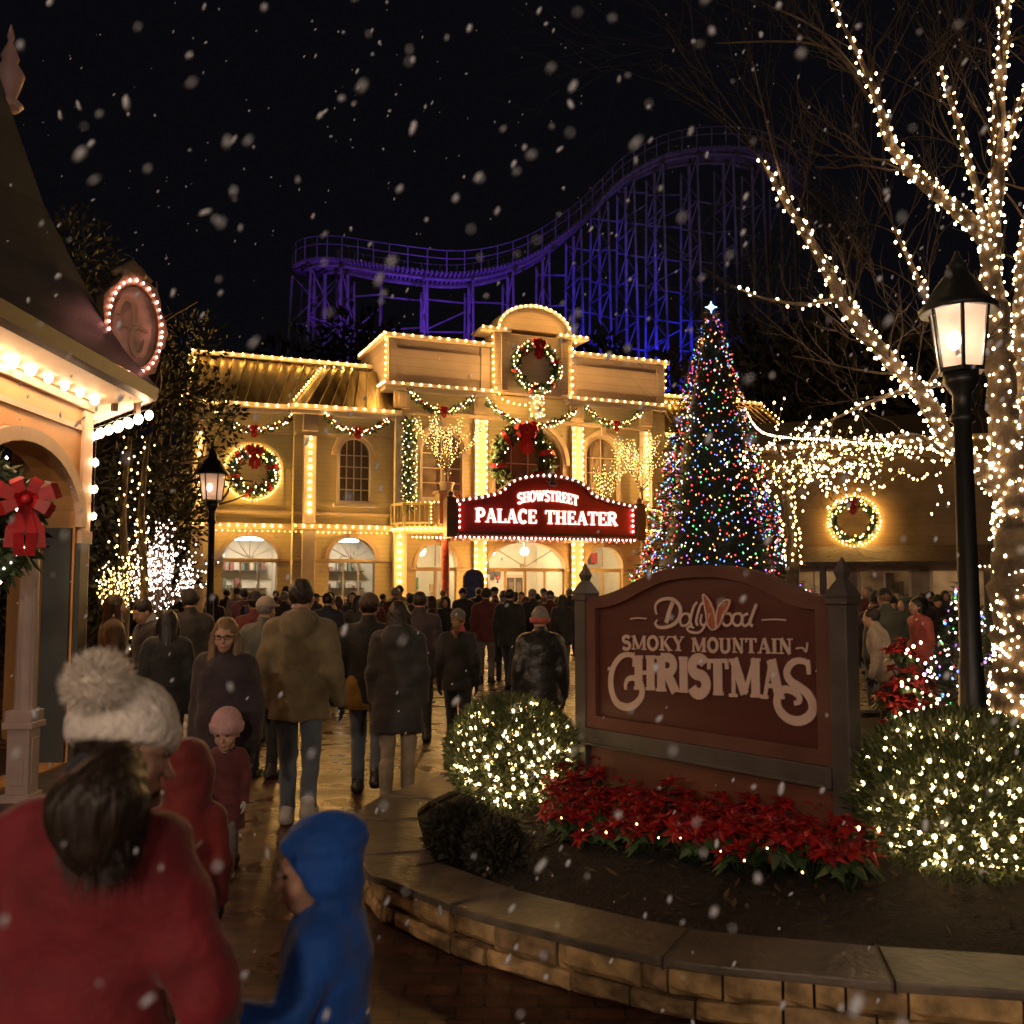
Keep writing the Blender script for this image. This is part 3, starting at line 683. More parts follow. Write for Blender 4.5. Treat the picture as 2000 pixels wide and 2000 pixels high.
def garland(label, a, b, sag, y, M, r=.13, n=34):
    t = thing('garland', label, 'garland', M=M, group='lit garlands hung along the theatre')
    path = [Vector((a[0] + (b[0] - a[0]) * i / 20, y - .1, a[1] + (b[1] - a[1]) * i / 20 - sag * 4 * (i / 20) * (1 - i / 20))) for i in range(21)]
    mb = MB(); mb.tube(path, r * .5, 7); sprays(mb, path, 620, r * 1.0, r * .18, r * .5, 0, 1); mb.build('foliage', [GREEN, GREENL], t)
    s = MB(); bulb_run(s, [p + Vector((0, -r * .8, rnd.uniform(-.8, .8) * r)) for p in resample(path, (b[0] - a[0]) * 1.1 / n)], .022); s.build('light_string', [WIRE, MINIB], t)
    for i in range(1, 20, 2):
        rb = MB(); p0, p1 = path[i], path[i + 1]; o = Vector((0, -r * .95, 0)); u = Vector((0, 0, r * .5))
        rb.add([p0 + o - u, p1 + o * 1.1 + u * .2, p1 + o * 1.1 + u * 1.2, p0 + o + u * .3], [(0, 1, 2, 3)], 0, True); rb.build('ribbon', RIBBON, t)
    bow(t, ((a[0] + b[0]) / 2, path[10].z + .05), r * 1.25, y - .26)
    return t
wreath('lit wreath with red ribbon on the left wing of the theatre', (-8.57, 5.33), .62, .21, .26, TF.M, n=44)
string('ring of gold bulbs glowing on the wall behind the left wing wreath', [Vector((-8.57 + .86 * cos(a), .40, 5.33 + .86 * sin(a))) for a in [2 * pi * i / 40 for i in range(41)]], .10, .022, BULB, M=TF.M)
wreath('lit wreath with red ribbon on the gable above the marquee', (.69, 9.27), .76, .20, -.50, TF.M, n=64)
wreath('largest wreath, dark green with a red bow, behind the marquee', (.30, 6.1), .93, .30, -.22, TF.M, n=26, lr=.02, dens=2200)
garland('garland swag above the lit wreath on the left wing', (-9.75, 7.08), (-7.45, 7.1), .48, .33, TF.M)
garland('garland swag above the arched upper window of the left wing', (-6.45, 7.2), (-4.4, 7.2), .5, 0, TF.M)
garland('garland swag left of the gable under the cornice', (-3.72, 8.15), (-1.46, 8.15), .6, -.12, TF.M)
garland('widest garland swag, across the base of the gable', (-1.05, 8.0), (2.3, 7.95), .72, -.16, TF.M, n=56)
garland('garland swag right of the gable under the cornice', (2.7, 8.1), (5.0, 8.1), .6, -.12, TF.M)
garland('garland swag on the right wing beside the big tree', (5.5, 7.1), (7.4, 7.05), .45, .6, TF.M)
t = thing('star_ornament', 'bright teardrop light ornament hanging under the gable wreath', 'ornament', M=TF.M)
mb = MB(); mb.lathe([(.02, 0), (.2, .12), (.26, .3), (.16, .6), (.03, .85)], (.72, -.42, 7.5), 14); mb.build('glass_drop', mat('lit_glass', (.8, .6, .35), .2), t)
s = MB(); bulb_run(s, [(.72 + .27 * sin(i * .21) * cos(i * 2.4), -.42 - .27 * abs(sin(i * .21) * sin(i * 2.4)) - .02, 7.52 + .8 * i / 60) for i in range(60)], .022); s.build('light_string', [WIRE, MINI], t)
# columns of garland beside the porch
t = thing('garland', 'dark garland column hanging at the left corner of the porch', 'garland', M=TF.M)
path = [Vector((-3.75, -.35, 4.3 + 2.9 * i / 12)) for i in range(13)]
mb = MB(); mb.tube(path, .1, 7); sprays(mb, path, 700, .2, .03, .14, 0, 1); mb.build('foliage', [GREEN, GREENL], t)
s = MB(); bulb_run(s, [(-3.75 + .25 * cos(i * 2.4), -.35 - .25 * abs(sin(i * 2.4)), 4.3 + 2.9 * i / 90) for i in range(90)], .014); s.build('light_string', [WIRE, MINIB], t)

# ---------------- trees wrapped in lights
def twigs(mb, p, d, L, r, dep, gens, spread=.6, n=3, pts_out=None, upw=.15, seg=4, q=4):
    P = [p.copy()]; dd = d.normalized(); pos = p.copy()
    for i in range(seg):
        dd = (dd + Vector((rnd.gauss(0, .16), rnd.gauss(0, .16), rnd.gauss(0, .16) + upw * .3))).normalized()
        pos = pos + dd * L / seg; P.append(pos.copy())
    mb.tube(P, [r * (1 - .55 * i / seg) for i in range(seg + 1)], q if dep else 3, caps=False)
    if pts_out is not None: pts_out.append(P)
    if dep < gens:
        for k in range(n):
            i = rnd.randint(max(1, seg // 2), seg); a, b = frame_axes(dd); t = rnd.uniform(0, 2 * pi)
            d2 = (dd + (a * cos(t) + b * sin(t)) * spread * rnd.uniform(.6, 1.3) + Vector((0, 0, upw))).normalized()
            twigs(mb, P[i], d2, L * rnd.uniform(.55, .8), r * .55, dep + 1, gens, spread, n, pts_out, upw, seg, q)
def lit_tree(label, M, base, H, spread, n0, gens, sp, lr, m, pot=True, group=None, r0=.05, nm='lit_tree', upw=.3):
    t = thing(nm, label, 'tree', M=M, group=group)
    mb = MB(); out = []; b = Vector(base)
    mb.tube([b, b + Vector((0, 0, H * .25))], [r0, r0 * .8], 7)
    for i in range(n0):
        a = 2 * pi * i / n0 + rnd.uniform(-.3, .3)
        twigs(mb, b + Vector((0, 0, H * rnd.uniform(.12, .26))), Vector((cos(a) * spread, sin(a) * spread, 1)), H * .42, r0 * .55, 1, gens, .55, 3, out, upw, 4, 4)
    mb.build('branches', BARK, t)
    if pot:
        p = MB(); p.lathe([(.16, -.1), (.22, .12), (.25, .16), (.25, .2), (.2, .2)], base, 14); p.build('planter', PINKTRIM, t)
    s = MB()
    for P in [[b, b + Vector((0, 0, H * .25))]] + out:
        pp = resample(P, sp)
        if len(pp) > 1: bulb_run(s, pp, lr, jit=lr * 1.4, wire=.002)
    s.build('light_string', [WIRE, m], t)
    return t
lit_tree('bare lit tree in the planter on the left balcony', TF.M, (-2.72, -1.1, 4.9), 2.5, .95, 8, 3, .12, .013, MINIG)
lit_tree('bare lit tree in the planter on the right balcony', TF.M, (4.65, -.75, 4.6), 2.6, .85, 8, 3, .12, .013, MINIG)
lit_tree('slim bare lit tree before the arched window right of the gable', TF.M, (3.2, -.7, 3.75), 2.4, .3, 5, 3, .14, .012, MINIG)
lit_tree('lit shrub of white bulbs beside the black street lamp left of the theatre', None, at(298, 1180, 21) * Vector((1, 1, 0)), 2.7, .2, 9, 4, .19, .022, MINIW, pot=False, r0=.1)
lit_tree('taller gold lit tree behind the pavilion corner', None, at(232, 1180, 19) * Vector((1, 1, 0)), 2.4, .22, 6, 3, .13, .02, MINIG, pot=False, r0=.1)
for px, lb in ((240, 'thin trunk wound with gold lights next to the pavilion'), (276, 'second thin trunk wound with gold lights, nearer the theatre')):
    b = at(px, 1200, 20); b.z = 0; tt = thing('lit_tree', lb, 'tree', (b.x, b.y, 0)); mb = MB()
    path = crom([Vector((0, 0, 0)), Vector((.05, 0, 1.7)), Vector((-.06, 0, 3.4)), Vector((.04, 0, 4.9))], 5); mb.tube(path, [.11 * (1 - .6 * i / 15) for i in range(16)], 7); mb.build('trunk', BARK, tt)
    s = MB(); bulb_run(s, [p + Vector((.14 * cos(i * 1.9), .14 * sin(i * 1.9), 0)) for i, p in enumerate(resample(path, .075)) if rnd.random() < .8], .024); s.build('light_string', [WIRE, MINIG], tt)

# ================================================================ Christmas tree
cb = at(1400, 1300, 23.5); TX = Vector((cb.x, cb.y, 0))
XT = thing('christmas_tree', 'tall conical christmas tree covered in multicoloured bulbs', 'christmas tree', TX)
top = at(1398, 600, 23.5).z
mb = MB(); mb.tube([(0, 0, 0), (0, 0, top * .97)], [.2, .03], 8); mb.build('trunk', BARK, XT)
def xr(z): k = z / top; return 2.42 * (1 - k) ** .93 * (1 - .12 * sin(k * pi)) + .02
mb = MB(); mb.lathe([(xr(.35) * .78, .35)] + [(xr(top * i / 12) * .80, top * i / 12) for i in range(1, 12)] + [(.01, top * .96)], n=20, sm=True)
for _ in range(15000):
    z = top * (1 - rnd.random() ** .55) * .99; a = rnd.uniform(0, 2 * pi); r = xr(z) * rnd.uniform(.78, 1.05) * (1 + .07 * sin(z * 9.5 + 1.5 * sin(a * 3)) + .06 * sin(a * 7 + z * 3)); k = rnd.uniform(.14, .3) * (.5 + .5 * (1 - z / top))
    o = Vector((cos(a), sin(a), rnd.uniform(-.55, .2))).normalized(); q = Vector((r * cos(a), r * sin(a), z + .1)); sd = Vector((-sin(a), cos(a), rnd.uniform(-.4, .4))) * .03
    mb.add([q - sd * .6, q + o * k * .6 - sd, q + o * k, q + o * k * .6 + sd], [(0, 1, 2, 3)], rnd.random() < .3)
mb.build('foliage', [mat('fir_dark', (.014, .032, .016), .55, var=.5, vs=2), mat('fir_mid', (.03, .055, .025), .55)], XT)
NS = 24
for k in range(NS):                          # spiral strings of coloured bulbs
    z0 = .3 + (top - .5) * (1 - (1 - k / NS) ** 1.0) ; z1 = .3 + (top - .5) * (k + 1) / NS
    P = []; n = max(8, int(2 * pi * xr((z0 + z1) / 2) * (z1 - z0) / .021))
    for i in range(n):
        f = (i + rnd.random()) / n; z = z0 + (z1 - z0) * rnd.random(); a = 2 * pi * f; r = (xr(z) * 1.04 + .03) * (1 + .07 * sin(z * 9.5 + 1.5 * sin(a * 3)) + .06 * sin(a * 7 + z * 3))
        P.append((r * cos(a), r * sin(a), z))
    s = MB(); bulb_run(s, P, .0215, mis=(1, 1, 1, 2, 3, 3, 4, 4, 5, 5, 6), wire=.002); s.build('light_string', [WIRE, CR, CG, CB, CY, CW, CV], XT)
mb = MB()
for i in range(8):
    a = 2 * pi * i / 8; L = .15 if i % 2 == 0 else .08
    mb.tube([(0, 0, top), (L * cos(a), 0, top + L * sin(a))], [.05, .01], 5)
mb.ico((0, 0, top), .045, 1); mb.build('star', glow('star_light', (.55, .8, 1), 2.5), XT)

# ================================================================ shop on the right
SF = Frame(6.74, 26.7, math.atan2(-2.1, 4.9))
SHOPL = glow('shop_lamp_dim', (1, .72, .4), 26)
SB = thing('shop_building', 'brown boarded shop with a lit wreath on its upper wall', 'building', M=SF.M)
BOARD = siding('brown_boards', (.30, .20, .09), .17, .6, var=.4)
L_ = 9.5
p = MB(); p.plate([(-2.2, 2.6), (L_, 2.6), (L_, 5.45), (-2.2, 5.45)], [], 0, .3); p.box(-2.2, -1.9, .3, 6, 0, 5.45); p.build('upper_wall', BOARD, SB)
p = MB(); p.plate([(-2.2, 0), (L_, 0), (L_, 2.5), (-2.2, 2.5)], [[(x, .5), (x + 1.2, .5), (x + 1.2, 2.2), (x, 2.2)] for x in (-1.4, .8, 2.6, 4.4, 6.2, 8.0)], .6, .2)
p.build('shop_front', mat('shop_plaster', (.42, .33, .24), .6, var=.3, vs=3), SB)
p = MB(); p.box(-2.0, L_, 3.2, 3.3, 0, 2.5)
for i in range(40): x = rnd.uniform(-1.8, 9); z = rnd.uniform(.3, 2); p.box(x, x + rnd.uniform(.1, .6), 2.9, 3.19, z, z + rnd.uniform(.1, .5), 1)
p.build('interior_wall', [mat('shop_inner_paint', (.4, .3, .2), .6, var=.5, vs=2), DARKWOOD], SB)
for i, x in enumerate((-1.4, .8, 2.6, 4.4, 6.2, 8.0)):
    f = MB(); f.plate([(x - .08, .42), (x + 1.28, .42), (x + 1.28, 2.28), (x - .08, 2.28)], [[(x, .5), (x + 1.2, .5), (x + 1.2, 2.2), (x, 2.2)]], .54, .1); f.box(x + .58, x + .62, .66, .7, .5, 2.2); f.build('window_frame', TRIM, SB)
for x in (1.4, 4.9, 7.2):
    f = MB(); f.box(x - .3, x + .3, 1.8, 2.1, 2.42, 2.48); f.build('ceiling_lamp', SHOPL, SB)
p = MB(); p.add([(-2.4, -1.2, 2.42), (L_, -1.2, 2.42), (L_, 0, 2.85), (-2.4, 0, 2.85), (-2.4, -1.2, 2.32), (L_, -1.2, 2.32), (L_, 0, 2.72), (-2.4, 0, 2.72)], [(0, 1, 2, 3), (7, 6, 5, 4), (0, 4, 5, 1), (3, 2, 6, 7), (0, 3, 7, 4), (1, 5, 6, 2)]); p.build('porch_roof', mat('porch_shingle', (.09, .065, .045), .7, var=.5, vs=8), SB)
for x in (-2.1, 1.8, 5.6, 9.2):
    p = MB(); p.box(x - .08, x + .08, -1.1, -.94, 0, 2.35); p.build('porch_post', DARKWOOD, SB)
p = MB(); p.box(-2.5, L_, -.5, .4, 5.45, 5.62); p.build('eave', mat('shop_eave', (.30, .20, .11), .6, var=.3, vs=4), SB, bevel=.02)
p = MB(); p.add([(-2.5, -.5, 5.63), (L_, -.5, 5.63), (L_, 2.6, 6.7), (-2.5, 2.6, 6.7)], [(0, 1, 2, 3)]); p.add([(-2.5, -.5, 5.60), (L_, -.5, 5.60), (L_, 2.6, 6.65), (-2.5, 2.6, 6.65)], [(3, 2, 1, 0)]); p.build('roof', mat('shop_shingle', (.05, .04, .035), .75, var=.5, vs=8), SB)
wx, wz = SF(1668, 1018)
wreath('lit wreath with a dark red bow on the brown shop wall', (wx, wz), .5, .13, -.12, SF.M, n=56, lr=.026, dens=700, lights=MINIG, berries=False)
G2 = 'bulb strings on the brown shop'
string('ring of gold bulbs glowing on the shop wall behind its wreath', [Vector((wx + .66 * cos(a), -.06, wz + .66 * sin(a))) for a in [2 * pi * i / 36 for i in range(37)]], .1, .02, BULB, M=SF.M, group=G2)
string('bulb string along the eave of the brown shop', [(-2.4, -.52, 5.5), (9.4, -.52, 5.5)], .2, .034, MINI, M=SF.M, group=G2)
string('short bright bulb string under the porch roof of the brown shop', [(5.0, -1.15, 2.28), (8.2, -1.15, 2.28)], .11, .025, MINI, M=SF.M, group=G2)
string('faint gold bulb string draped below the shop eave', [(-2.0, -.3, 5.35), (1, -.3, 5.15), (4, -.3, 5.3), (8, -.3, 5.1)], .16, .024, MINIG, M=SF.M, group=G2)

# ================================================================ roller coaster
RC = thing('roller_coaster', 'wooden roller coaster lit violet and blue above the theatre roof', 'roller coaster', (0, 0, 0))
STEEL = mat('coaster_timber', (.50, .48, .48), .6, var=.3, vs=2)
trk = [(640, 540, 74), (615, 520, 66), (660, 512, 64), (760, 528, 64), (900, 540, 65), (1020, 510, 66), (1120, 440, 67), (1200, 360, 68), (1290, 312, 69), (1400, 298, 70), (1490, 315, 71), (1580, 380, 72), (1680, 490, 73)]
TK = crom([at(*q) for q in trk], 8)
def offs(dx, dz):
    out = []
    for i, p in enumerate(TK):
        d = TK[min(i + 1, len(TK) - 1)] - TK[max(i - 1, 0)]; h = Vector((d.y, -d.x, 0)).normalized()
        out.append(p + h * dx + Vector((0, 0, dz)))
    return out
for dx in (-.65, .65):
    p = MB(); p.tube(offs(dx, 0), .09, 5); p.build('rail', STEEL, RC)
    p = MB(); p.tube(offs(dx * 1.2, -.45), .13, 4, sm=False); p.build('track_beam', STEEL, RC)
    for z in (.75, 1.3):
        p = MB(); p.tube(offs(dx * 2.3, z), .04, 4); p.build('handrail', STEEL, RC)
A, B_ = offs(-1.5, -.2), offs(1.5, -.2)
p = MB()
for i in range(0, len(TK) - 1):
    for f in (0, .5): p.bar(A[i].lerp(A[i + 1], f), B_[i].lerp(B_[i + 1], f), .16)
for i in range(0, len(TK), 2):
    for q in (A, B_): p.bar(q[i], q[i] + Vector((0, 0, 1.5)), .07)
p.build('tie', STEEL, RC)
bents = []
for i in range(3, len(TK) - 3, 5):
    p = MB(); a, b = A[i], B_[i]; z0 = 3
    H = a.z - .6; a2 = Vector((a.x, a.y, 0)) + (a - b).normalized() * .035 * H; b2 = Vector((b.x, b.y, 0)) + (b - a).normalized() * .035 * H
    a1, b1 = Vector((a.x, a.y, H)), Vector((b.x, b.y, H)); a2.z = b2.z = z0
    p.bar(a1, a2, .15); p.bar(b1, b2, .15); m1, m2 = a1.lerp(b1, .5), a2.lerp(b2, .5); p.bar(m1, m2, .2)
    n = max(1, int((H - z0) / 3.2))
    for k in range(n):
        f0, f1 = k / n, (k + 1) / n
        p.bar(a1.lerp(a2, f0), b1.lerp(b2, f1), .07); p.bar(b1.lerp(b2, f0), a1.lerp(a2, f1), .07); p.bar(a1.lerp(a2, f1), b1.lerp(b2, f1), .09)
    p.build('support_bent', STEEL, RC); bents.append((a1, a2))
for k in range(12):                         # ledgers running from bent to bent
    z = 5.5 + k * 2.3; p = MB(); got = False
    for (a1, a2), (c1, c2) in zip(bents, bents[1:]):
        if a1.z > z - .5 and c1.z > z - .5:
            f = lambda u, w: w.lerp(u, (z - w.z) / (u.z - w.z)) if u.z > w.z + .1 else u
            p.bar(f(a1, a2), f(c1, c2) + Vector((0, 0, rnd.uniform(-.35, .35))), .10); got = True
            if k % 2 == 0 and rnd.random() < .5: p.bar(f(a1, a2), f(c1, c2) + Vector((0, 0, 1.6)), .09)
    if got: p.build('ledger', STEEL, RC)
def lamp(name, loc, col, power, kind='POINT', r=.1, target=None, spot=70, blend=.6):
    l = bpy.data.lights.new(name, kind); l.color = col; l.energy = power
    l.shadow_soft_size = r
    o = bpy.data.objects.new(name, l); COL.objects.link(o); o.location = loc
    if target is not None:
        o.rotation_euler = (Vector(target) - Vector(loc)).to_track_quat('-Z', 'Y').to_euler(); l.spot_size = R(spot); l.spot_blend = blend
    return o
# the coloured floodlights that stand at the foot of the coaster
q = at(700, 780, 55); lamp('coaster_floodlight', q, (.24, .06, 1), 3600, 'SPOT', .3, at(730, 540, 64), 55)
q = at(930, 800, 56); lamp('coaster_floodlight', q, (.18, .05, 1), 3500, 'SPOT', .3, at(930, 540, 65), 60)
q = at(1180, 860, 57); lamp('coaster_floodlight', q, (.05, .03, 1), 6000, 'SPOT', .3, at(1180, 660, 68), 42)
q = at(1330, 860, 58); lamp('coaster_floodlight', q, (.025, .025, 1), 11000, 'SPOT', .3, at(1320, 740, 70), 36)

q = at(1280, 700, 58); lamp('coaster_floodlight', q, (.22, .14, .7), 1500, 'SPOT', .4, at(1330, 330, 70), 50)
# ================================================================ dark trees
def big_tree(label, b, H, Rc, n, lw, mats, nm='tree', trunk=.25, cz=.62, lean=0, low=False):
    t = thing(nm, label, 'tree', b)
    mb = MB(); tp = [Vector((0, 0, 0)), Vector((lean * .3, 0, H * .4)), Vector((lean, 0, H * .85))]; mb.tube(crom(tp, 4), [trunk * (1 - .8 * i / 8) for i in range(9)], 8)
    out = []
    for i in range(9):
        a = rnd.uniform(0, 2 * pi); h = H * rnd.uniform(.3, .75); twigs(mb, Vector((lean * h / H, 0, h)), Vector((cos(a), sin(a), .6)), Rc * .8, trunk * .3, 1, 2, .6, 3, out)
    mb.build('trunk', BARK, t)
    mb = MB()
    for k in range(16):
        a = rnd.uniform(0, 2 * pi); z = rnd.uniform(.05 if low else .3, .95); rr = Rc * (1 - abs(z - .55) * .9) * rnd.uniform(.3, .8)
        leafball(mb, (rr * cos(a) + lean * z, rr * sin(a), H * z), Rc * .42, Rc * .42, H * .10, n // 16, lw * 2.2, lw * .55, range(len(mats)), .2)
    mb.build('crown', mats, t)
    return t
LV = [mat('leaf_dark', (.035, .035, .018), .8, var=.5, vs=2), mat('leaf_olive', (.06, .055, .025), .8)]
LVB = [mat('leaf_wood', (.02, .022, .018), .8), mat('leaf_wood_pale', (.035, .034, .03), .8)]
for px, Y, H, Rc, lb in ((205, 24, 8.6, 2.6, 'dark evergreen beside the pavilion roof, left of the theatre'), (300, 27, 9.6, 2.6, 'dark evergreen against the left end of the theatre'), (130, 21, 9.5, 2.6, 'dark evergreen behind the pavilion roof')):
    b = at(px, 1200, Y); b.z = 0; big_tree(lb, b, H, Rc, 6500, .09, LV, 'evergreen_tree', low=True)
for px, Y, H, Rc, lb in ((640, 52, 17, 5, 'violet tinged tree in front of the coaster turn'), (760, 50, 14.5, 4, 'dark tree behind the left wing roof'), (960, 48, 14, 3.2, 'dark tree top just left of the theatre gable'), (1240, 48, 14.6, 3.4, 'dark tree behind the parapet right of the gable'), (1560, 48, 15, 5, 'bare dark tree far behind the brown shop'), (1700, 46, 14, 5, 'dark tree behind the brown shop roof'), (1860, 44, 15, 5, 'dark tree behind the wrapped tree trunk'), (520, 55, 13, 5, 'dark tree far behind the left wing ridge')):
    b = at(px, 1200, Y); b.z = 0; big_tree(lb, b, H, Rc, 2600, .3, LVB, 'tree')

# ================================================================ street lamp
GLASSL = bpy.data.materials.new('frosted_glass'); GLASSL.use_nodes = True
_t = GLASSL.node_tree; _t.nodes.clear(); _o = _t.nodes.new('ShaderNodeOutputMaterial'); _m = _t.nodes.new('ShaderNodeMixShader'); _a = _t.nodes.new('ShaderNodeBsdfTransparent'); _b = _t.nodes.new('ShaderNodeBsdfTranslucent'); _m2 = _t.nodes.new('ShaderNodeMixShader'); _d = _t.nodes.new('ShaderNodeBsdfDiffuse')
_b.inputs[0].default_value = (.85, .68, .60, 1); _d.inputs[0].default_value = (.7, .55, .5, 1); _a.inputs[0].default_value = (1, .92, .88, 1)
_m2.inputs[0].default_value = .35; _t.links.new(_b.outputs[0], _m2.inputs[1]); _t.links.new(_d.outputs[0], _m2.inputs[2])
_m.inputs[0].default_value = .5; _t.links.new(_a.outputs[0], _m.inputs[1]); _t.links.new(_m2.outputs[0], _m.inputs[2]); _t.links.new(_m.outputs[0], _o.inputs[0])
FILA = glow('lamp_filament', (1, .80, .62), 60, 'NONE')
def street_lamp(label, loc, H, rp, power, s=1., fl=FILA, soft=.08, col=(1, .74, .50)):
    """H = height of the lantern's base"""
    t = thing('street_lamp', label, 'street lamp', loc, R(12))
    p = MB(); p.lathe([(rp * 2.4, 0), (rp * 2.4, .12), (rp * 1.9, .16), (rp * 1.7, .5), (rp * 1.25, .56), (rp * 1.1, .9), (rp, 1), (rp * .82, H - .45), (rp * 1.15, H - .43), (rp * 1.15, H - .38), (rp * .85, H - .36), (rp * .85, H - .2), (rp * 1.5, H - .12), (rp * 1.6, H - .1), (rp * 1.6, H - .02)], n=14); p.build('post', IRON, t)
    a, b, h = .175 * s, .235 * s, .50 * s
    p = MB(); p.lathe([(a * 1.08, -.02), (a * 1.08, .015)], (0, 0, H), 6, sm=False); p.lathe([(b * 1.06, 0), (b * 1.32, -.02), (b * 1.32, .02), (b * 1.1, .07), (b * .72, .20 * s + .02), (b * .42, .30 * s), (b * .34, .36 * s), (b * .36, .38 * s), (b * .2, .42 * s), (.015, .5 * s)], (0, 0, H + h), 12)
    for k in range(6):
        th = 2 * pi * k / 6; p.bar((a * cos(th), a * sin(th), H), (b * cos(th), b * sin(th), H + h), .022 * s)
    p.build('lantern_cap', IRON, t)
    for k in range(6):
        t0, t1 = 2 * pi * k / 6, 2 * pi * (k + 1) / 6; g = MB()
        g.add([(a * .97 * cos(t0), a * .97 * sin(t0), H + .01), (a * .97 * cos(t1), a * .97 * sin(t1), H + .01), (b * .97 * cos(t1), b * .97 * sin(t1), H + h), (b * .97 * cos(t0), b * .97 * sin(t0), H + h)], [(0, 1, 2, 3)]); g.build('glass_pane', GLASSL, t)
    g = MB(); g.ico((-.05 * s, 0, H + h * .5), .055 * s, 2, sc=(1, 1, 1.5)); g.build('bulb', fl, t)
    g = MB(); g.tube([(0, 0, H), (0, 0, H + h * .25)], .02 * s, 6); g.ico((0, 0, H + h * .2), .045 * s, 1); g.build('burner', IRON, t)
    l = bpy.data.lights.new('lamp_light', 'POINT'); l.energy = power; l.color = col; l.shadow_soft_size = soft
    o = bpy.data.objects.new('lamp_light', l); COL.objects.link(o); o.parent = t; o.location = (-.05 * s, 0, H + h * .5)
    return t
b = at(1897, 1300, 8.0); street_lamp('nearest street lamp, black post with a glowing lantern beside the wrapped tree', (b.x, b.y, .25), at(1885, 724, 8.0).z - .25, .088, 230, 1.02)
b = at(408, 1250, 18.5); street_lamp('black street lamp with a pale lantern in front of the left wing', (b.x, b.y, 0), at(410, 978, 18.5).z, .075, 12, 1.02, glow('lamp_pilot', (1, .8, .7), 6, 'NONE'))
# ================================================================ pavilion on the left
PV = thing('pavilion_building', 'peach pavilion with a steep dark roof, bulb lit eaves and an arched opening', 'building')
PEACH = mat('peach_paint', (.70, .36, .13), .55, var=.15, vs=2, bump=.1, bs=60)
PVT = mat('pavilion_trim', (.70, .48, .34), .5, var=.1, vs=4)
PVG = mat('dark_green_paint', (.045, .05, .045), .5, var=.3, vs=3)
SLATE = mat('slate_roof', (.045, .055, .075), .5, var=.3, vs=4, bump=.3, bs=14, stretch=(1, 1, 5))
WHITEP = mat('white_column_paint', (.66, .54, .52), .45, var=.12, vs=4)
EV = [Vector((-3.5, 5.2, 0)), Vector((-3.55, 9.55, 0)), Vector((-5.0, 11.25, 0)), Vector((-9, 11.3, 0)), Vector((-9, 5.2, 0))]
PVC = Vector((-6.6, 8.0, 0))
WC = [(-4.02, 5.4), (-4.07, 9.3), (-5.25, 10.75)]
# walls: frame along the near wall, local x runs from near to far
def wallframe(a, b):
    d = Vector((b[0] - a[0], b[1] - a[1], 0)); return Matrix.Translation((a[0], a[1], 0)) @ Matrix.Rotation(math.atan2(d.y, d.x), 4, 'Z'), d.length
M1, L1 = wallframe(WC[0], WC[1])
# local -y of this frame points to +x world (outside)
p = MB(); p.M = M1; p.plate([(0, .18), (L1, .18), (L1, 3.62), (0, 3.62)], [archpoly(1.65, 3.64, .2, 2.35, 3.0)], 0, .26); p.build('side_wall', PEACH, PV)
for b in ((3.60, 3.639, .02, .27, .2, 2.34), (1.651, 1.69, .02, .27, .2, 2.34), (3.66, 3.84, -.05, -.002, .2, 2.2)): p = MB(); p.M = M1; p.box(*b); p.build('arch_jamb', PVG, PV)
p = MB(); p.M = M1
o = arc(2.645, 2.35, 1.12, .77, 0, 180, 18); i = arc(2.645, 2.35, .995, .65, 180, 0, 18); p.prism(o + i, -.06, -.001); p.build('arch_molding', PVT, PV)
p = MB(); p.M = M1; p.box(0, L1 - .21, -.02, -.001, 3.26, 3.31); p.build('wall_molding', PVT, PV)
p = MB(); p.M = M1; p.box(L1 - .2, L1 + .0, -.03, -.0015, .18, 3.46); p.box(L1 - .22, L1 + .01, -.05, -.002, 2.2, 2.32)
p.build('corner_post', PVT, PV)
M2, L2 = wallframe(WC[1], WC[2])
p = MB(); p.M = M2; p.plate([(0.03, .18), (L2, .18), (L2, 3.62), (0.03, 3.62)], [], .02, .26); p.build('corner_wall', PEACH, PV)
p = MB(); p.box(-8, -7.9, 5.2, 11, .2, 3.4); p.box(-8, -5.6, 10.4, 10.5, .2, 3.4); p.build('inner_wall', mat('inner_wall_paint', (.30, .2, .14), .7, var=.3, vs=2), PV)
p = MB(); p.box(-9, -3.3, 5.3, 9.75, 0, .18); p.build('porch_floor', mat('porch_boards', (.10, .08, .075), .5, var=.4, vs=5), PV, bevel=.02)
def ring(ins, z):
    out = []
    for q in EV:
        d = (PVC - q); out.append(Vector((q.x + d.x / d.length * ins * 1.35, q.y + d.y / d.length * ins * 1.35, z)))
    return out
p = MB(); n = len(EV)
prof = [(-.03, 3.765), (.02, 3.83), (.22, 4.12), (.5, 4.72), (.78, 5.45), (.98, 6.2), (1.12, 6.75), (2.2, 6.95)]
vs = []
for a, z in prof: vs += ring(a, z)
p.add(vs, [(k * n + i, k * n + (i + 1) % n, (k + 1) * n + (i + 1) % n, (k + 1) * n + i) for k in range(len(prof) - 1) for i in range(n)])
p.add(ring(2.2, 6.95), [tuple(range(n))]); p.build('roof', SLATE, PV)
p = MB(); a, b, c2, d2 = ring(-.03, 3.76), ring(-.015, 3.64), ring(.05, 3.61), ring(.08, 3.63)
p.add(a + b + c2 + d2, [(k * n + i, k * n + (i + 1) % n, (k + 1) * n + (i + 1) % n, (k + 1) * n + i)[::-1] for k in range(3) for i in range(n)]); p.build('fascia', DARKWOOD, PV)
p = MB(); a, b = ring(.07, 3.632), [Vector((WC[0][0] + .05, 5.2, 3.56)), Vector((WC[1][0] + .06, WC[1][1] + .02, 3.56)), Vector((WC[2][0] + .05, WC[2][1] + .05, 3.56)), Vector((-8.7, 10.9, 3.56)), Vector((-8.7, 5.4, 3.56))]
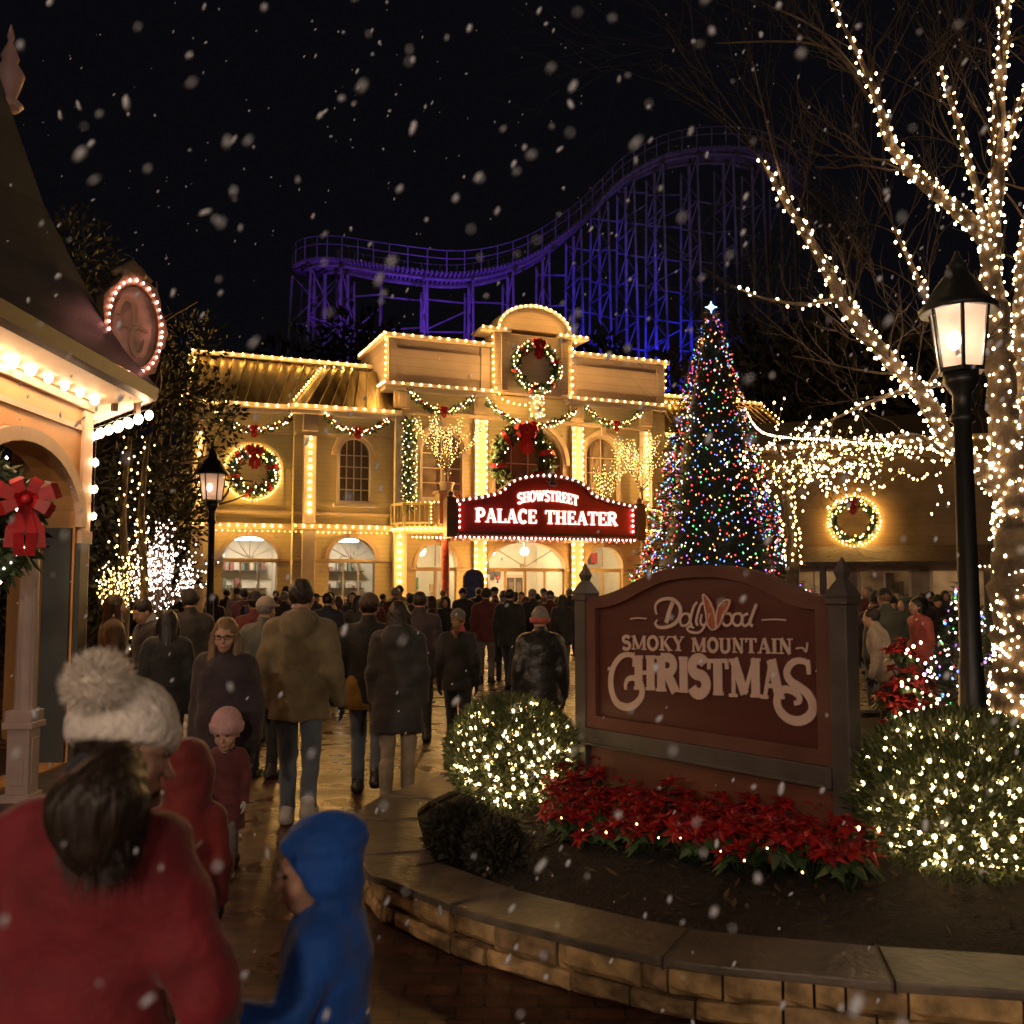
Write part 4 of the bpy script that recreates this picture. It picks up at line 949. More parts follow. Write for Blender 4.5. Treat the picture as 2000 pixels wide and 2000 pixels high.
p.add(a + b, [(i, n + i, n + (i + 1) % n, (i + 1) % n) for i in range(n)]); p.build('soffit', mat('soffit_paint', (.72, .58, .42), .5, var=.1, vs=5), PV)
p = MB()                                    # frieze board under the soffit
for a, b in zip(WC, WC[1:]): p.bar((a[0] + .02, a[1], 3.51), (b[0] + .02, b[1], 3.51), .06, .08)
p.build('frieze', PVT, PV, bevel=.01)
p = MB(); fb = Vector((-4.83, 9.0, 6.35)); p.lathe([(.7 * a_, .85 * b_) for a_, b_ in [(.14, 0), (.2, .06), (.1, .14), (.16, .3), (.2, .42), (.1, .55), (.12, .62), (.03, .8), (.05, .86), (.01, 1.0)]], fb, 10); p.build('finial', mat('finial_pink', (.55, .36, .36), .5), PV)
# white column
CL = thing('porch_column', 'white fluted column on a square pedestal at the pavilion porch', 'column', (-3.735, 7.55, .1)); CL.scale = (.68, .68, .84)
p = MB(); p.box(-.19, .19, -.19, .19, 0, .1); p.box(-.16, .16, -.16, .16, .1, .16); p.box(-.125, .125, -.125, .125, .16, .74); p.box(-.17, .17, -.17, .17, .74, .80); p.box(-.15, .15, -.15, .15, .80, .9); p.box(-.075, .075, -.14, -.126, .24, .66); p.box(.126, .14, -.075, .075, .24, .66); p.build('pedestal', WHITEP, CL, bevel=.012)
p = MB(); prof = []
vs = []; ns = 40
for z, r in ((.9, .115), (1.4, .113), (2.1, .10), (2.75, .098)):
    for j in range(ns): t_ = 2 * pi * j / ns; rr = r * (1 - .05 * (j % 4 == 0)); vs.append((rr * cos(t_), rr * sin(t_), z))
p.add(vs, [(k * ns + j, k * ns + (j + 1) % ns, (k + 1) * ns + (j + 1) % ns, (k + 1) * ns + j) for k in range(3) for j in range(ns)], 0, False); p.build('shaft', WHITEP, CL)
p = MB(); p.box(-.15, .15, -.15, .15, 2.9, 3.0); p.lathe([(.1, 2.74), (.13, 2.78), (.1, 2.82), (.15, 2.9)], n=16); p.build('capital', WHITEP, CL, bevel=.012)
# wreath with a big bow on the column
WM = Matrix.Translation((-3.62, 7.15, 0)) @ Matrix.Rotation(R(25), 4, 'Z')
wr = wreath('frosted pine wreath with a large red bow on the pavilion porch', (-.33, 2.26), .40, .15, -.02, WM, n=40, lr=.012, dens=900, bowtop=False, berries=False, lights=MINIW)
bow(wr, (.04, 2.42), .23, -.22, 1.0)
# globe bulbs under the eaves
G3 = 'globe bulbs under the pavilion eaves'
def pt(a, b, t): return Vector((a[0] + (b[0] - a[0]) * t, a[1] + (b[1] - a[1]) * t, 0))
up = Vector((0, 0, 1))
string('large globe bulbs along the near eave of the peach pavilion', [Vector((-3.88, 5.3, 3.55)), Vector((-3.92, 9.3, 3.55))], .31, .05, BULBW, group=G3, lvl=2)
string('large globe bulbs along the far slanting eave of the peach pavilion', [Vector((-3.62, 9.6, 3.5)), Vector((-4.98, 11.2, 3.5))], .30, .055, BULBW, group=G3, lvl=2)
string('row of bulbs down the corner post of the peach pavilion', [Vector((-4.02, 9.32, 3.25)), Vector((-4.02, 9.32, 2.3))], .26, .035, BULBW, group=G3, lvl=1)
# ornate lit cartouche on the eave corner
sc0 = at(255, 640, 9.5); CM = Matrix.Translation(sc0) @ Matrix.Rotation(R(52), 4, 'Z')
CT = thing('roof_sign', 'ornate gilt oval sign with a pink lit centre on the pavilion eave corner', 'sign', M=CM)
p = MB(); oval = arc(0, 0, .26, .42, 0, 360, 28)[:-1]
scal = [(x * (1.32 + .10 * cos(i * pi / 2)), z * (1.24 + .07 * cos(i * pi / 2))) for i, (x, z) in enumerate(oval)]
p.plate(scal, [oval], -.08, .14); p.ico((0, -.03, .53), .12, 2, sc=(1.2, .5, 1)); p.tube([(-.2, 0, .5), (0, 0, .66), (.2, 0, .5)], .04, 6); p.build('sign_frame', mat('gilt_frame', (.36, .26, .16), .45, metal=.4, var=.4, vs=8, bump=.4, bs=22), CT, bevel=.012)
p = MB(); p.plate(oval, [], -.02, .05); p.build('sign_panel', mat('pink_panel', (.75, .50, .42), .4, var=.4, vs=7), CT)
p = MB(); sl = []
ribbon(p, arc(-.07, .12, .09, .15, -80, 190), .05, -.03, .02); ribbon(p, arc(.06, -.13, .08, .15, 100, 370), .045, -.033, .02); ribbon(p, [(-.15, -.02), (.0, .03), (.15, -.02)], .03, -.036, .02); p.build('scroll_ornament', mat('gilt_scroll', (.6, .42, .3), .4, metal=.3), CT)
string('', [(x * 1.1, -.1, z * 1.1) for x, z in arc(0, 0, .26, .42, 0, 360, 28)], .075, .016, PINKB, parent=CT)
p = MB(); p.bar((-.12, .04, -.45), (-.12, .04, -.85), .05); p.bar((.12, .04, -.45), (.12, .04, -.85), .05); p.build('bracket', DARKWOOD, CT)

# ================================================================ planter island
CZP = .26
out_px = [(697, 1603), (713, 1695), (770, 1722), (904, 1775), (1059, 1817), (1186, 1849), (1350, 1880), (1590, 1904), (1735, 1918), (2000, 1936)]
inn_px = [(813, 1617), (846, 1672), (940, 1719), (1041, 1748), (1193, 1780), (1350, 1804), (1481, 1820), (1699, 1840), (2000, 1853)]
OC = [gnd(x, y, CZP) for x, y in out_px] + [Vector((3.2, 3.6, CZP)), Vector((5.2, 4.2, CZP)), Vector((6.8, 6.2, CZP)), Vector((7.2, 9, CZP)), Vector((6.2, 12, CZP)), Vector((3.8, 12.6, CZP)), Vector((1.4, 10.6, CZP)), Vector((-.1, 8.9, CZP)), Vector((-.75, 7.8, CZP)), Vector((-1.02, 7.1, CZP))]
OUT = crom(OC, 8, True)
CEN = Vector((2.6, 7.6, CZP))
def inset(path, w):
    res = []; k = len(path)
    for i, p_ in enumerate(path):
        d = path[(i + 1) % k] - path[i - 1]; nn = Vector((-d.y, d.x, 0)).normalized()
        res.append(p_ + nn * w)
    return res
if sum(a.x * b.y - b.x * a.y for a, b in zip(OUT, OUT[1:] + OUT[:1])) < 0: OUT.reverse()
OUT = resample(OUT + [OUT[0]], .06)
NO = len(OUT)
INN = inset(OUT, .40); FACE = inset(OUT, .06)
PW = thing('planter_wall', 'curved low wall of tan split stone with grey cap slabs around the flower bed', 'wall')
CAPM = mat('cap_stone', (.15, .12, .09), .42, var=.5, vs=4, bump=.5, bs=22, detail=8)
STONE = mat('split_stone', (.50, .32, .14), .8, var=.7, vs=9, bump=1, bs=11, detail=8)
STONE2 = mat('split_stone_dark', (.33, .21, .10), .8, var=.7, vs=9, bump=1, bs=11, detail=8)
i = 0
while i < NO - 4:                            # cap slabs with open joints
    n_ = rnd.randint(13, 19); j = min(i + n_, NO - 1)
    if NO - 1 - j < 8: j = NO - 1
    p = MB(); m_ = j - i + 1
    vs = []
    for k in range(i, j + 1):
        e = .004 if k in (i, j) else 0
        o_, q_ = OUT[k], INN[k]
        sft = (OUT[min(k + 1, NO - 1)] - OUT[max(k - 1, 0)]).normalized() * (.004 if k == i else -.004 if k == j else 0)
        for pp, z in ((o_, CZP), (q_, CZP), (q_, CZP - .04), (o_, CZP - .04)): vs.append((pp.x + sft.x, pp.y + sft.y, z))
    fs = [(4 * k + a, 4 * k + 4 + a, 4 * k + 4 + (a + 1) % 4, 4 * k + (a + 1) % 4) for k in range(m_ - 1) for a in range(4)]
    fs += [(3, 2, 1, 0), (4 * m_ - 4, 4 * m_ - 3, 4 * m_ - 2, 4 * m_ - 1)]
    p.add(vs, fs); p.build('cap_stone', CAPM, PW, bevel=.008)
    i = j
for z0, z1, nm in ((.001, .094, 'stone_course'), (.098, .219, 'stone_course')):
    i = 0; p = MB()
    while i < NO - 3:
        n_ = rnd.randint(2, 8); j = min(i + n_, NO - 1); bul = rnd.uniform(-.012, .024)
        vs = []; m_ = j - i + 1
        for k in range(i, j + 1):
            zj = .096 + .022 * noise.noise(Vector((k * .09, 3, 7)))
            if z0 < .05: z1 = zj - .003
            else: z0 = zj + .003
            e = 1 if k in (i, j) else 0
            dn = (OUT[k] - INN[k]).normalized(); tg = (OUT[min(k + 1, NO - 1)] - OUT[max(k - 1, 0)]).normalized() * (.006 if k == i else -.006 if k == j else 0)
            b_ = FACE[k] + tg
            for zz, bo in ((z0 + .003 + .006 * rnd.random(), 0), (z0 + (z1 - z0) * .3, .014 + .024 * abs(noise.noise(Vector((b_.x * 14, b_.y * 14, z0 * 30)))) + rnd.uniform(0, .01)), (z0 + (z1 - z0) * .72, .014 + .024 * abs(noise.noise(Vector((b_.x * 14, b_.y * 14, z1 * 30 + 5)))) + rnd.uniform(0, .01)), (z1 - .003 - .006 * rnd.random(), 0)):
                q_ = b_ + dn * (bo * (1 - .7 * e) + bul); vs.append((q_.x, q_.y, zz))
            q_ = b_ - dn * .2; vs += [(q_.x, q_.y, z1 - .004), (q_.x, q_.y, z0 + .004)]
        fs = [(6 * k + a, 6 * k + 6 + a, 6 * k + 6 + (a + 1) % 6, 6 * k + (a + 1) % 6)[::-1] for k in range(m_ - 1) for a in range(6)] + [tuple(range(6)), tuple(range(6 * m_ - 1, 6 * m_ - 7, -1))]
        p.add(vs, fs, rnd.random() < .4, False)
        i = j
    p.build(nm, [STONE, STONE2], PW)
p = MB(); bk = inset(OUT, .10)
p.add([(q.x, q.y, 0.0) for q in bk] + [(q.x, q.y, .217) for q in bk], [(k, (k + 1) % NO, NO + (k + 1) % NO, NO + k) for k in range(NO)]); p.build('mortar', mat('mortar_dark', (.03, .022, .015), .9), PW)
# soil
MULCH = mat('mulch', (.030, .020, .014), .85, var=.6, vs=25, bump=1, bs=45)
def bedz(x, y):
    return .20 + .10 * min(1, max(0, (Vector((x, y, 0)) - Vector((CEN.x, CEN.y, 0))).length * -0.18 + .9)) + .02 * noise.noise(Vector((x * 2.5, y * 2.5, 0)))
INR = inset(OUT, .36)
p = MB(); vs = []; RN = 14
for k in range(RN + 1):
    f_ = k / RN
    for q in INR[::2]:
        x, y = q.x + (CEN.x - q.x) * f_, q.y + (CEN.y - q.y) * f_; vs.append((x, y, bedz(x, y) + rnd.uniform(-.008, .008) - (.03 if k == 0 else 0)))
nn_ = len(INR[::2]); p.add(vs, [(k * nn_ + j, k * nn_ + (j + 1) % nn_, (k + 1) * nn_ + (j + 1) % nn_, (k + 1) * nn_ + j) for k in range(RN) for j in range(nn_)], 0, True)
tag(p.build('soil', MULCH), 'dark mulch of the raised flower bed', 'soil', kind='structure')
p = MB()                                     # loose bark chips and dry leaves
for _ in range(9500):
    k = rnd.randrange(NO); f_ = rnd.random() ** .8; q = INR[k]; x, y = q.x + (CEN.x - q.x) * f_, q.y + (CEN.y - q.y) * f_
    if y > 10.5: continue
    a = rnd.uniform(0, pi); L = rnd.uniform(.012, .05); wd = rnd.uniform(.006, .016); d_ = Vector((cos(a), sin(a), rnd.uniform(-.4, .5))) * L; s_ = Vector((-sin(a), cos(a), rnd.uniform(-.5, .5))) * wd; c_ = Vector((x, y, bedz(x, y) + .012))
    p.add([c_ - d_ - s_ * .4, c_ - s_, c_ + d_, c_ + s_], [(0, 1, 2, 3)], rnd.choice((0, 0, 1, 1, 2)))
tag(p.build('mulch_chips', [MULCH, mat('bark_chip', (.075, .045, .025), .8), mat('dry_leaf', (.13, .085, .04), .8)]), 'loose bark chips and dry leaves strewn over the bed', 'mulch', kind='stuff')

# ================================================================ entrance sign
A0, B0 = gnd(1146, 1578, .22), gnd(1660, 1712, .22)
ang = math.atan2(B0.y - A0.y, B0.x - A0.x); SGF = Frame(A0.x, A0.y, ang); LW = (B0 - A0).length
SG = thing('entrance_sign', 'maroon entrance sign between grey posts with tan Smoky Mountain Christmas lettering', 'sign', M=SGF.M)
GREYP = mat('grey_post_paint', (.078, .065, .06), .5, var=.25, vs=5, bump=.15, bs=40)
MAROON = mat('maroon_panel', (.088, .024, .020), .42, var=.22, vs=1.5, bump=.06, bs=30, stretch=(.4, 1, 6))
FRAMEM = mat('sign_frame_paint', (.135, .062, .046), .8, var=.3, vs=3, spec=.15, bump=.2, bs=25)
LETT = mat('tan_lettering', (.66, .48, .41), .5, var=.08, vs=8)
# posts
for x in (0., LW):
    p = MB(); p.box(x - .056, x + .056, -.06, .06, .1, 1.70); p.box(x - .064, x + .064, -.068, .068, .1, .36); o = p.build('post', GREYP, SG, bevel=.006)
    p = MB(); p.box(x - .07, x + .07, -.074, .074, 1.701, 1.735); p.lathe([(.098, 1.735), (.103, 1.752), (.055, 1.815), (.034, 1.84), (.05, 1.88), (.024, 1.93), (.005, 1.965)], (x, 0, 0), 4, ph=pi / 4, sm=False); p.build('finial', GREYP, o, bevel=.004)
zt = lambda px, py: SGF(px, py, -.02)
xa, xb = .06, LW - .06
arch_px = [(1151, 1167), (1180, 1163), (1215, 1151), (1250, 1133), (1290, 1116), (1330, 1108), (1389, 1104), (1440, 1108), (1485, 1119), (1525, 1137), (1565, 1155), (1600, 1163), (1640, 1165)]
tp = [zt(*q) for q in arch_px]; tp[0] = (xa, tp[0][1]); tp[-1] = (xb, tp[-1][1])
tpv = [(q.x, q.z) for q in crom([Vector((a, 0, b)) for a, b in tp], 4)]
zb0 = .5 * (zt(1160, 1440)[1] + zt(1640, 1472)[1])
inner_top = [(xa + .09 + (a - xa) / (xb - xa) * (xb - xa - .18), b - .075) for a, b in tpv]
p = MB(); p.prism([(xa + .05, zb0 + .05), (xb - .05, zb0 + .05)] + [(a, b + .03) for a, b in reversed(inner_top)], -.02, .04); p.build('panel', MAROON, SG)
p = MB(); p.plate([(xa, zb0), (xb, zb0)] + tpv[::-1], [[(xa + .09, zb0 + .085), (xb - .09, zb0 + .085)] + inner_top[::-1]], -.05, .10); p.build('sign_frame', FRAMEM, SG, bevel=.008)
zg = .5 * (zt(1160, 1470)[1] + zt(1640, 1521)[1])
p = MB(); p.box(xa, xb, -.065, .05, zg - .0, zb0 - .003); p.box(xa, xb, -.075, -.066, zg, zg + .02); p.build('lower_rail', GREYP, SG, bevel=.006)
p = MB(); p.box(xa, xb, -.01, .03, .12, zg - .004); p.build('base_panel', mat('base_panel_paint', (.14, .05, .03), .5, var=.3, vs=3), SG)
Z4 = lambda a, b: zt(1100 + .3209 * a, 1080 + .3209 * b)
def tr(mb, pts, w, y=-.021, sm=True, close=False):
    P = [Vector((*Z4(*q), 0)) for q in pts]
    if sm: P = crom(P, 5, close)
    if close: P.append(P[0])
    _st[0] = (_st[0] + 1) % 9
    if hasattr(w, '__len__'): w = [w[0] + (w[1] - w[0]) * sin(pi * i / (len(P) - 1)) for i in range(len(P))]
    ribbon(mb, [(q.x, q.y) for q in P], w, y - _st[0] * .0005, .008)
def line(mb, text, l, r, h, thick=.24, thin=.11):
    (x0, z0), (x1, z1) = Z4(*l), Z4(*r); zt0 = Z4(l[0], l[1] - h)[1] - z0
    letters(mb, text, x0, x1, 0, zt0, -.021, thick, thin, warp=lambda q: (q[0], q[1] + z0 + (z1 - z0) * (q[0] - x0) / (x1 - x0)), th=.008)
p = MB(); line(p, 'SMOKY', (362, 586), (745, 598), 84); p.build('lettering', LETT, SG); p = MB(); line(p, 'MOUNTAIN', (785, 602), (1405, 616), 86); p.build('lettering', LETT, SG)
p = MB()
for ch, x0, x1, zb_, hh in (('H', 436, 566, 832, 208), ('R', 570, 708, 842, 216), ('I', 708, 768, 848, 218), ('S', 772, 892, 858, 226), ('T', 884, 1014, 864, 218), ('M', 1012, 1216, 876, 232), ('A', 1206, 1350, 886, 236)):
    line(p, ch, (x0, zb_), (x1, zb_ + 4), hh, .30 if ch != 'M' else .26, .12)
tr(p, [(432, 692), (436, 640), (405, 618), (355, 632), (312, 690), (294, 770), (302, 850), (335, 915), (395, 938), (450, 915), (483, 865), (478, 800), (440, 762), (400, 768), (384, 800), (386, 832)], (.022, .052))
tr(p, [(424, 620), (434, 612), (436, 690)], .012, sm=False)
tr(p, [(1500, 738), (1492, 675), (1445, 655), (1395, 672), (1366, 725), (1385, 775), (1440, 815), (1495, 860), (1526, 930), (1505, 992), (1440, 1022), (1370, 1005), (1318, 950), (1308, 885), (1345, 832), (1395, 838), (1438, 870), (1440, 905), (1410, 915)], (.026, .056))
tr(p, [(1494, 652), (1502, 660), (1502, 740)], .012, sm=False)
p.build('lettering', LETT, SG)
p = MB()                                     # script name with the butterfly
tr(p, [(672, 300), (650, 360), (632, 425)], .030); tr(p, [(575, 375), (566, 325), (600, 286), (665, 280), (712, 318), (718, 375), (690, 425), (640, 450), (590, 452), (566, 430), (578, 408)], (.012, .026))
tr(p, [(770, 372), (738, 372), (718, 408), (728, 440), (758, 438), (778, 408), (770, 372)], .015); tr(p, [(822, 300), (800, 330), (780, 410), (790, 442)], .017); tr(p, [(856, 300), (835, 330), (814, 410), (822, 442)], .017)
tr(p, [(848, 372), (840, 420), (856, 440), (884, 420)], .015); tr(p, [(895, 368), (868, 440), (836, 482), (785, 482), (760, 462), (776, 446), (800, 456)], .015)
for cx in (1002, 1066): tr(p, [(cx + 14, 368), (cx - 20, 376), (cx - 30, 415), (cx - 8, 442), (cx + 22, 430), (cx + 30, 392), (cx + 14, 368)], .016)
tr(p, [(1130, 370), (1100, 385), (1094, 425), (1115, 444), (1140, 425)], .016); tr(p, [(1182, 312), (1160, 370), (1142, 425), (1160, 445)], .019)
p.build('lettering', LETT, SG)
for q in ([(414, 402), (460, 396), (512, 400)], [(1216, 408), (1290, 404), (1362, 408)], [(1420, 582), (1460, 578), (1482, 600), (1490, 545)]): p = MB(); tr(p, q, .009); p.build('flourish', LETT, SG)
p = MB(); WG = mat('butterfly_orange', (.52, .17, .08), .5, var=.2, vs=20)
for wing in ([(862, 256), (895, 282), (920, 330), (938, 395), (944, 455), (916, 466), (890, 430), (880, 360)], [(1026, 292), (1004, 286), (972, 308), (950, 350), (944, 455), (972, 420), (990, 375), (1014, 335)]):
    q = [Z4(*w_) for w_ in wing]
    if sum(a[0] * b[1] - b[0] * a[1] for a, b in zip(q, q[1:] + q[:1])) < 0: q.reverse()
    p.plate(q, [], -.026, .006); tr(p, wing, .010, -.028, close=True)
    p.m[-1] = 0
    cx = sum(w_[0] for w_ in wing) / 8
o = p.build('butterfly_emblem', [WG, LETT], SG)
p = MB()
for wing in ([(862, 256), (895, 282), (920, 330), (938, 395), (944, 455), (916, 466), (890, 430), (880, 360)], [(1026, 292), (1004, 286), (972, 308), (950, 350), (944, 455), (972, 420), (990, 375), (1014, 335)]): tr(p, wing, .009, -.034, close=True)
p.build('wing_outline', LETT, o)

# ================================================================ bushes, poinsettias
def lit_bush(label, c, rx, ry, rz, n, nb, leafm, m=MINI, lr=.011, L=.09, w=.010, seed=1):
    t = thing('lit_shrub', label, 'shrub', (c[0], c[1], bedz(c[0], c[1]) - .02)); mb = MB()
    for i in range(12):
        a = rnd.uniform(0, 2 * pi); mb.tube([(0, 0, 0), (rx * .3 * cos(a), ry * .3 * sin(a), rz * .5), (rx * .7 * cos(a), ry * .7 * sin(a), rz * rnd.uniform(.6, 1.5))], [.016, .01, .004], 5)
    mb.build('branches', BARK, t); mb = MB()
    bumps = [Vector((rnd.gauss(0, 1), rnd.gauss(0, 1), rnd.gauss(0, 1))).normalized() for _ in range(14)]
    rad = lambda d: 1 + .16 * max(0, max(d.dot(b) for b in bumps) - .55) - .06
    for _ in range(n):
        d = Vector((rnd.gauss(0, 1), rnd.gauss(0, 1), rnd.gauss(0, 1))).normalized(); k = (.45 + .55 * rnd.random() ** .5) * rad(d)
        q = Vector((d.x * rx * k, d.y * ry * k, rz + d.z * rz * k))
        if q.z < .0: continue
        d2 = (d * .8 + Vector((rnd.gauss(0, .35), rnd.gauss(0, .35), .55 + rnd.gauss(0, .3)))).normalized(); a, b = frame_axes(d2); th = rnd.uniform(0, 2 * pi); s_ = (a * cos(th) + b * sin(th)) * w * rnd.uniform(.6, 1.3); l = L * rnd.uniform(.5, 1.25)
        mb.add([q - s_ * .5, q + d2 * l * .5 - s_, q + d2 * l, q + d2 * l * .5 + s_], [(0, 1, 2, 3)], rnd.randrange(len(leafm)))
    mb.build('foliage', leafm, t)
    s = MB(); P = []
    for k in range(nb):
        d = Vector((rnd.gauss(0, 1), rnd.gauss(0, 1) - .35, rnd.gauss(0, 1))).normalized(); f_ = rad(d) * rnd.uniform(.8, 1.0); q = Vector((d.x * rx * f_, d.y * ry * f_, rz + d.z * rz * f_))
        if q.z > .05: P.append(q)
    P.sort(key=lambda q: (round(q.z / .12), math.atan2(q.y, q.x)))
    bulb_run(s, P, lr, 1, 1, wire=.0015); s.build('light_string', [WIRE, m], t)
    return t
BL = [mat('bush_green', (.055, .075, .018), .5, var=.4, vs=8), mat('bush_olive', (.085, .095, .025), .5), mat('bush_deep', (.03, .045, .014), .5)]
lit_bush('round yew shrub strung with warm bulbs at the left post of the maroon sign', (.0, 6.95), .46, .44, .40, 30000, 330, BL, MINIB, L=.055, w=.0065)
lit_bush('large round yew shrub strung with warm bulbs, right of the maroon sign', (2.42, 5.35), .60, .56, .44, 46000, 420, BL, MINIB, L=.06, w=.0065)
for c, r, lb in (((-.30, 5.85), .21, 'small dark unlit mounded plant at the left tip of the bed'), ((-.09, 5.62), .17, 'second dark unlit mounded plant, nearer the soil edge')):
    t = thing('dark_shrub', lb, 'shrub', (c[0], c[1], bedz(*c))); mb = MB(); leafball(mb, (0, 0, r * .55), r, r, r * .85, 2600, .05, .014, (0, 1), .35); mb.build('foliage', [mat('shrub_black', (.02, .022, .012), .7), mat('shrub_brown', (.04, .03, .016), .7)], t)
    mb = MB(); mb.tube([(0, 0, 0), (0, 0, r * .8)], .012, 5); mb.build('stem', BARK, t)
BR1, BR2, PLF = mat('bract_red', (.36, .012, .010), .45, var=.5, vs=14), mat('bract_crimson', (.17, .006, .010), .45, var=.3, vs=14), mat('poinsettia_leaf', (.04, .075, .02), .5, var=.4, vs=10)
def leaf(mb, c, d, n_, L, w, mi):
    s_ = d.cross(n_).normalized() * w; c = Vector(c); m1 = c + d * L * .4 + n_ * L * .10; e = c + d * L - n_ * L * .12
    mb.add([c, c + d * L * .38 + s_ - n_ * L * .02, e, c + d * L * .38 - s_ - n_ * L * .02, m1], [(0, 4, 1), (0, 3, 4), (1, 4, 2), (4, 3, 2)], mi, False)
def poinsettia_mesh(k):
    br, lf = MB(), MB()
    for h_ in range(8):
        a = 2 * pi * h_ / 8 + rnd.uniform(-.3, .3); rr = 0 if h_ == 0 else rnd.uniform(.08, .16); c = Vector((rr * cos(a), rr * sin(a), rnd.uniform(.15, .33) - rr * .35)); tilt = Vector((cos(a) * rr * 3.2, sin(a) * rr * 3.2, 1)).normalized(); u, v_ = frame_axes(tilt)
        lf.tube([(0, 0, 0), c], .005, 4, 1)
        for wl, (m_, L, el) in enumerate(((8, .10, .10), (6, .065, .45))):
            for j in range(m_):
                th = 2 * pi * (j + .5 * wl) / m_ + rnd.uniform(-.25, .25); d = (u * cos(th) + v_ * sin(th) + tilt * (el + rnd.uniform(-.5, .45))).normalized(); leaf(br, c + tilt * .01 * wl, d, tilt, L * rnd.uniform(.75, 1.2), L * .27, rnd.random() < .4)
        for j in range(5):
            th = rnd.uniform(0, 2 * pi); d = (u * cos(th) + v_ * sin(th) - tilt * rnd.uniform(.1, .6)).normalized(); leaf(lf, c * .75, d, tilt, .13 * rnd.uniform(.7, 1.2), .036, 0)
    return br, lf
PROT = []
for k in range(3):
    br, lf = poinsettia_mesh(k); t = thing('poinsettia', 'x', 'poinsettia', (0, 0, 0), group='poinsettias massed in front of the maroon sign')
    br.build('bracts', [BR1, BR2], t); lf.build('leaves', [PLF, PLF], t); PROT.append([t, False])
ORD = 'first second third fourth fifth sixth seventh eighth ninth tenth eleventh twelfth thirteenth fourteenth fifteenth sixteenth'.split()
def plant(label, loc, s=1., group=None):
    pr = PROT[rnd.randrange(3)]
    if not pr[1]: pr[1] = True; t = pr[0]
    else: t = dup(pr[0])
    t['label'] = label; t.location = loc; t.rotation_euler = (0, 0, rnd.uniform(0, 6.28)); t.scale = (s,) * 3
    if group: t['group'] = group
for row, (l, r, k, nm) in enumerate((((1075, 1552), (1640, 1662), 14, 'back row against the sign'), ((1090, 1600), (1655, 1700), 14, 'middle row of the bed'), ((1105, 1640), (1640, 1738), 14, 'front row of the bed'))):
    a, b = gnd(*l, .24), gnd(*r, .24)
    for i in range(k):
        f_ = i / (k - 1); q = a.lerp(b, f_); x, y = q.x + rnd.uniform(-.06, .06), q.y + rnd.uniform(-.05, .05)
        plant(f'red poinsettia, {ORD[i]} from the left in the {nm}', (x, y, bedz(x, y) - .02), rnd.uniform(.8, 1.12) * (1.2 if row == 0 else 1))
string('few warm bulbs trailing through the poinsettias', [gnd(1090, 1600, .46), gnd(1200, 1618, .44), gnd(1340, 1632, .48), gnd(1480, 1668, .44), gnd(1620, 1700, .42)], .16, .0055, MINIG, lvl=1, jit=.05)
# poinsettia tower and small lit tree by the lamp
pb = gnd(1775, 1432, .2)
for k, (dx, dz, s_) in enumerate(((0, .0, 1.5), (-.22, .2, 1.3), (.2, .22, 1.3), (.02, .5, 1.3), (-.05, .75, 1.1))):
    plant(f'poinsettia in the lit stacked display near the lamp post, {("lowest", "left side", "right side", "upper", "topmost")[k]}', (pb.x + dx, pb.y + dx * .2, .1 + dz), s_, 'poinsettias in the lit stack near the lamp post')
string('warm bulbs winding up the stacked poinsettias', [pb + Vector((.28 * cos(a) * (1 - a / 26), -.28 + .1 * sin(a), .05 + a * .055)) for a in [i * .5 for i in range(36)]], .085, .016, MINI, lvl=1)
sb = gnd(1893, 1448, .15); ST = thing('small_christmas_tree', 'small conical evergreen with white and coloured bulbs behind the lamp post', 'christmas tree', (sb.x, sb.y, .12))
h2 = at(1893, 1125, sb.y).z - .12; mb = MB(); mb.tube([(0, 0, 0), (0, 0, h2)], [.05, .01], 6); mb.build('trunk', BARK, ST); mb = MB()
for _ in range(5200):
    z = h2 * (1 - rnd.random() ** .55); a = rnd.uniform(0, 2 * pi); r = .62 * (1 - z / h2) * rnd.uniform(.5, 1.05) + .02; d = Vector((cos(a), sin(a), rnd.uniform(-.3, .4))); sd = Vector((-sin(a), cos(a), .2)) * .012; q = Vector((r * cos(a), r * sin(a), z)); k = rnd.uniform(.06, .13)
    mb.add([q - sd * .5, q + d * k * .5 - sd, q + d * k, q + d * k * .5 + sd], [(0, 1, 2, 3)], rnd.random() < .35)
mb.build('foliage', [GREEN, GREENL], ST)
for k in range(6):
    P = []
    for i in range(34):
        z = h2 * (1 - ((k + rnd.random()) / 6) ** .75); a = 2 * pi * i / 34; r = .64 * (1 - z / h2) + .03; P.append((r * cos(a), r * sin(a), z))
    s = MB(); bulb_run(s, P, .0135, mis=(1, 1, 1, 1, 2, 3, 4, 5), wire=.0015, lvl=1); s.build('light_string', [WIRE, MINIW, CB, CV, CG, CR], ST)

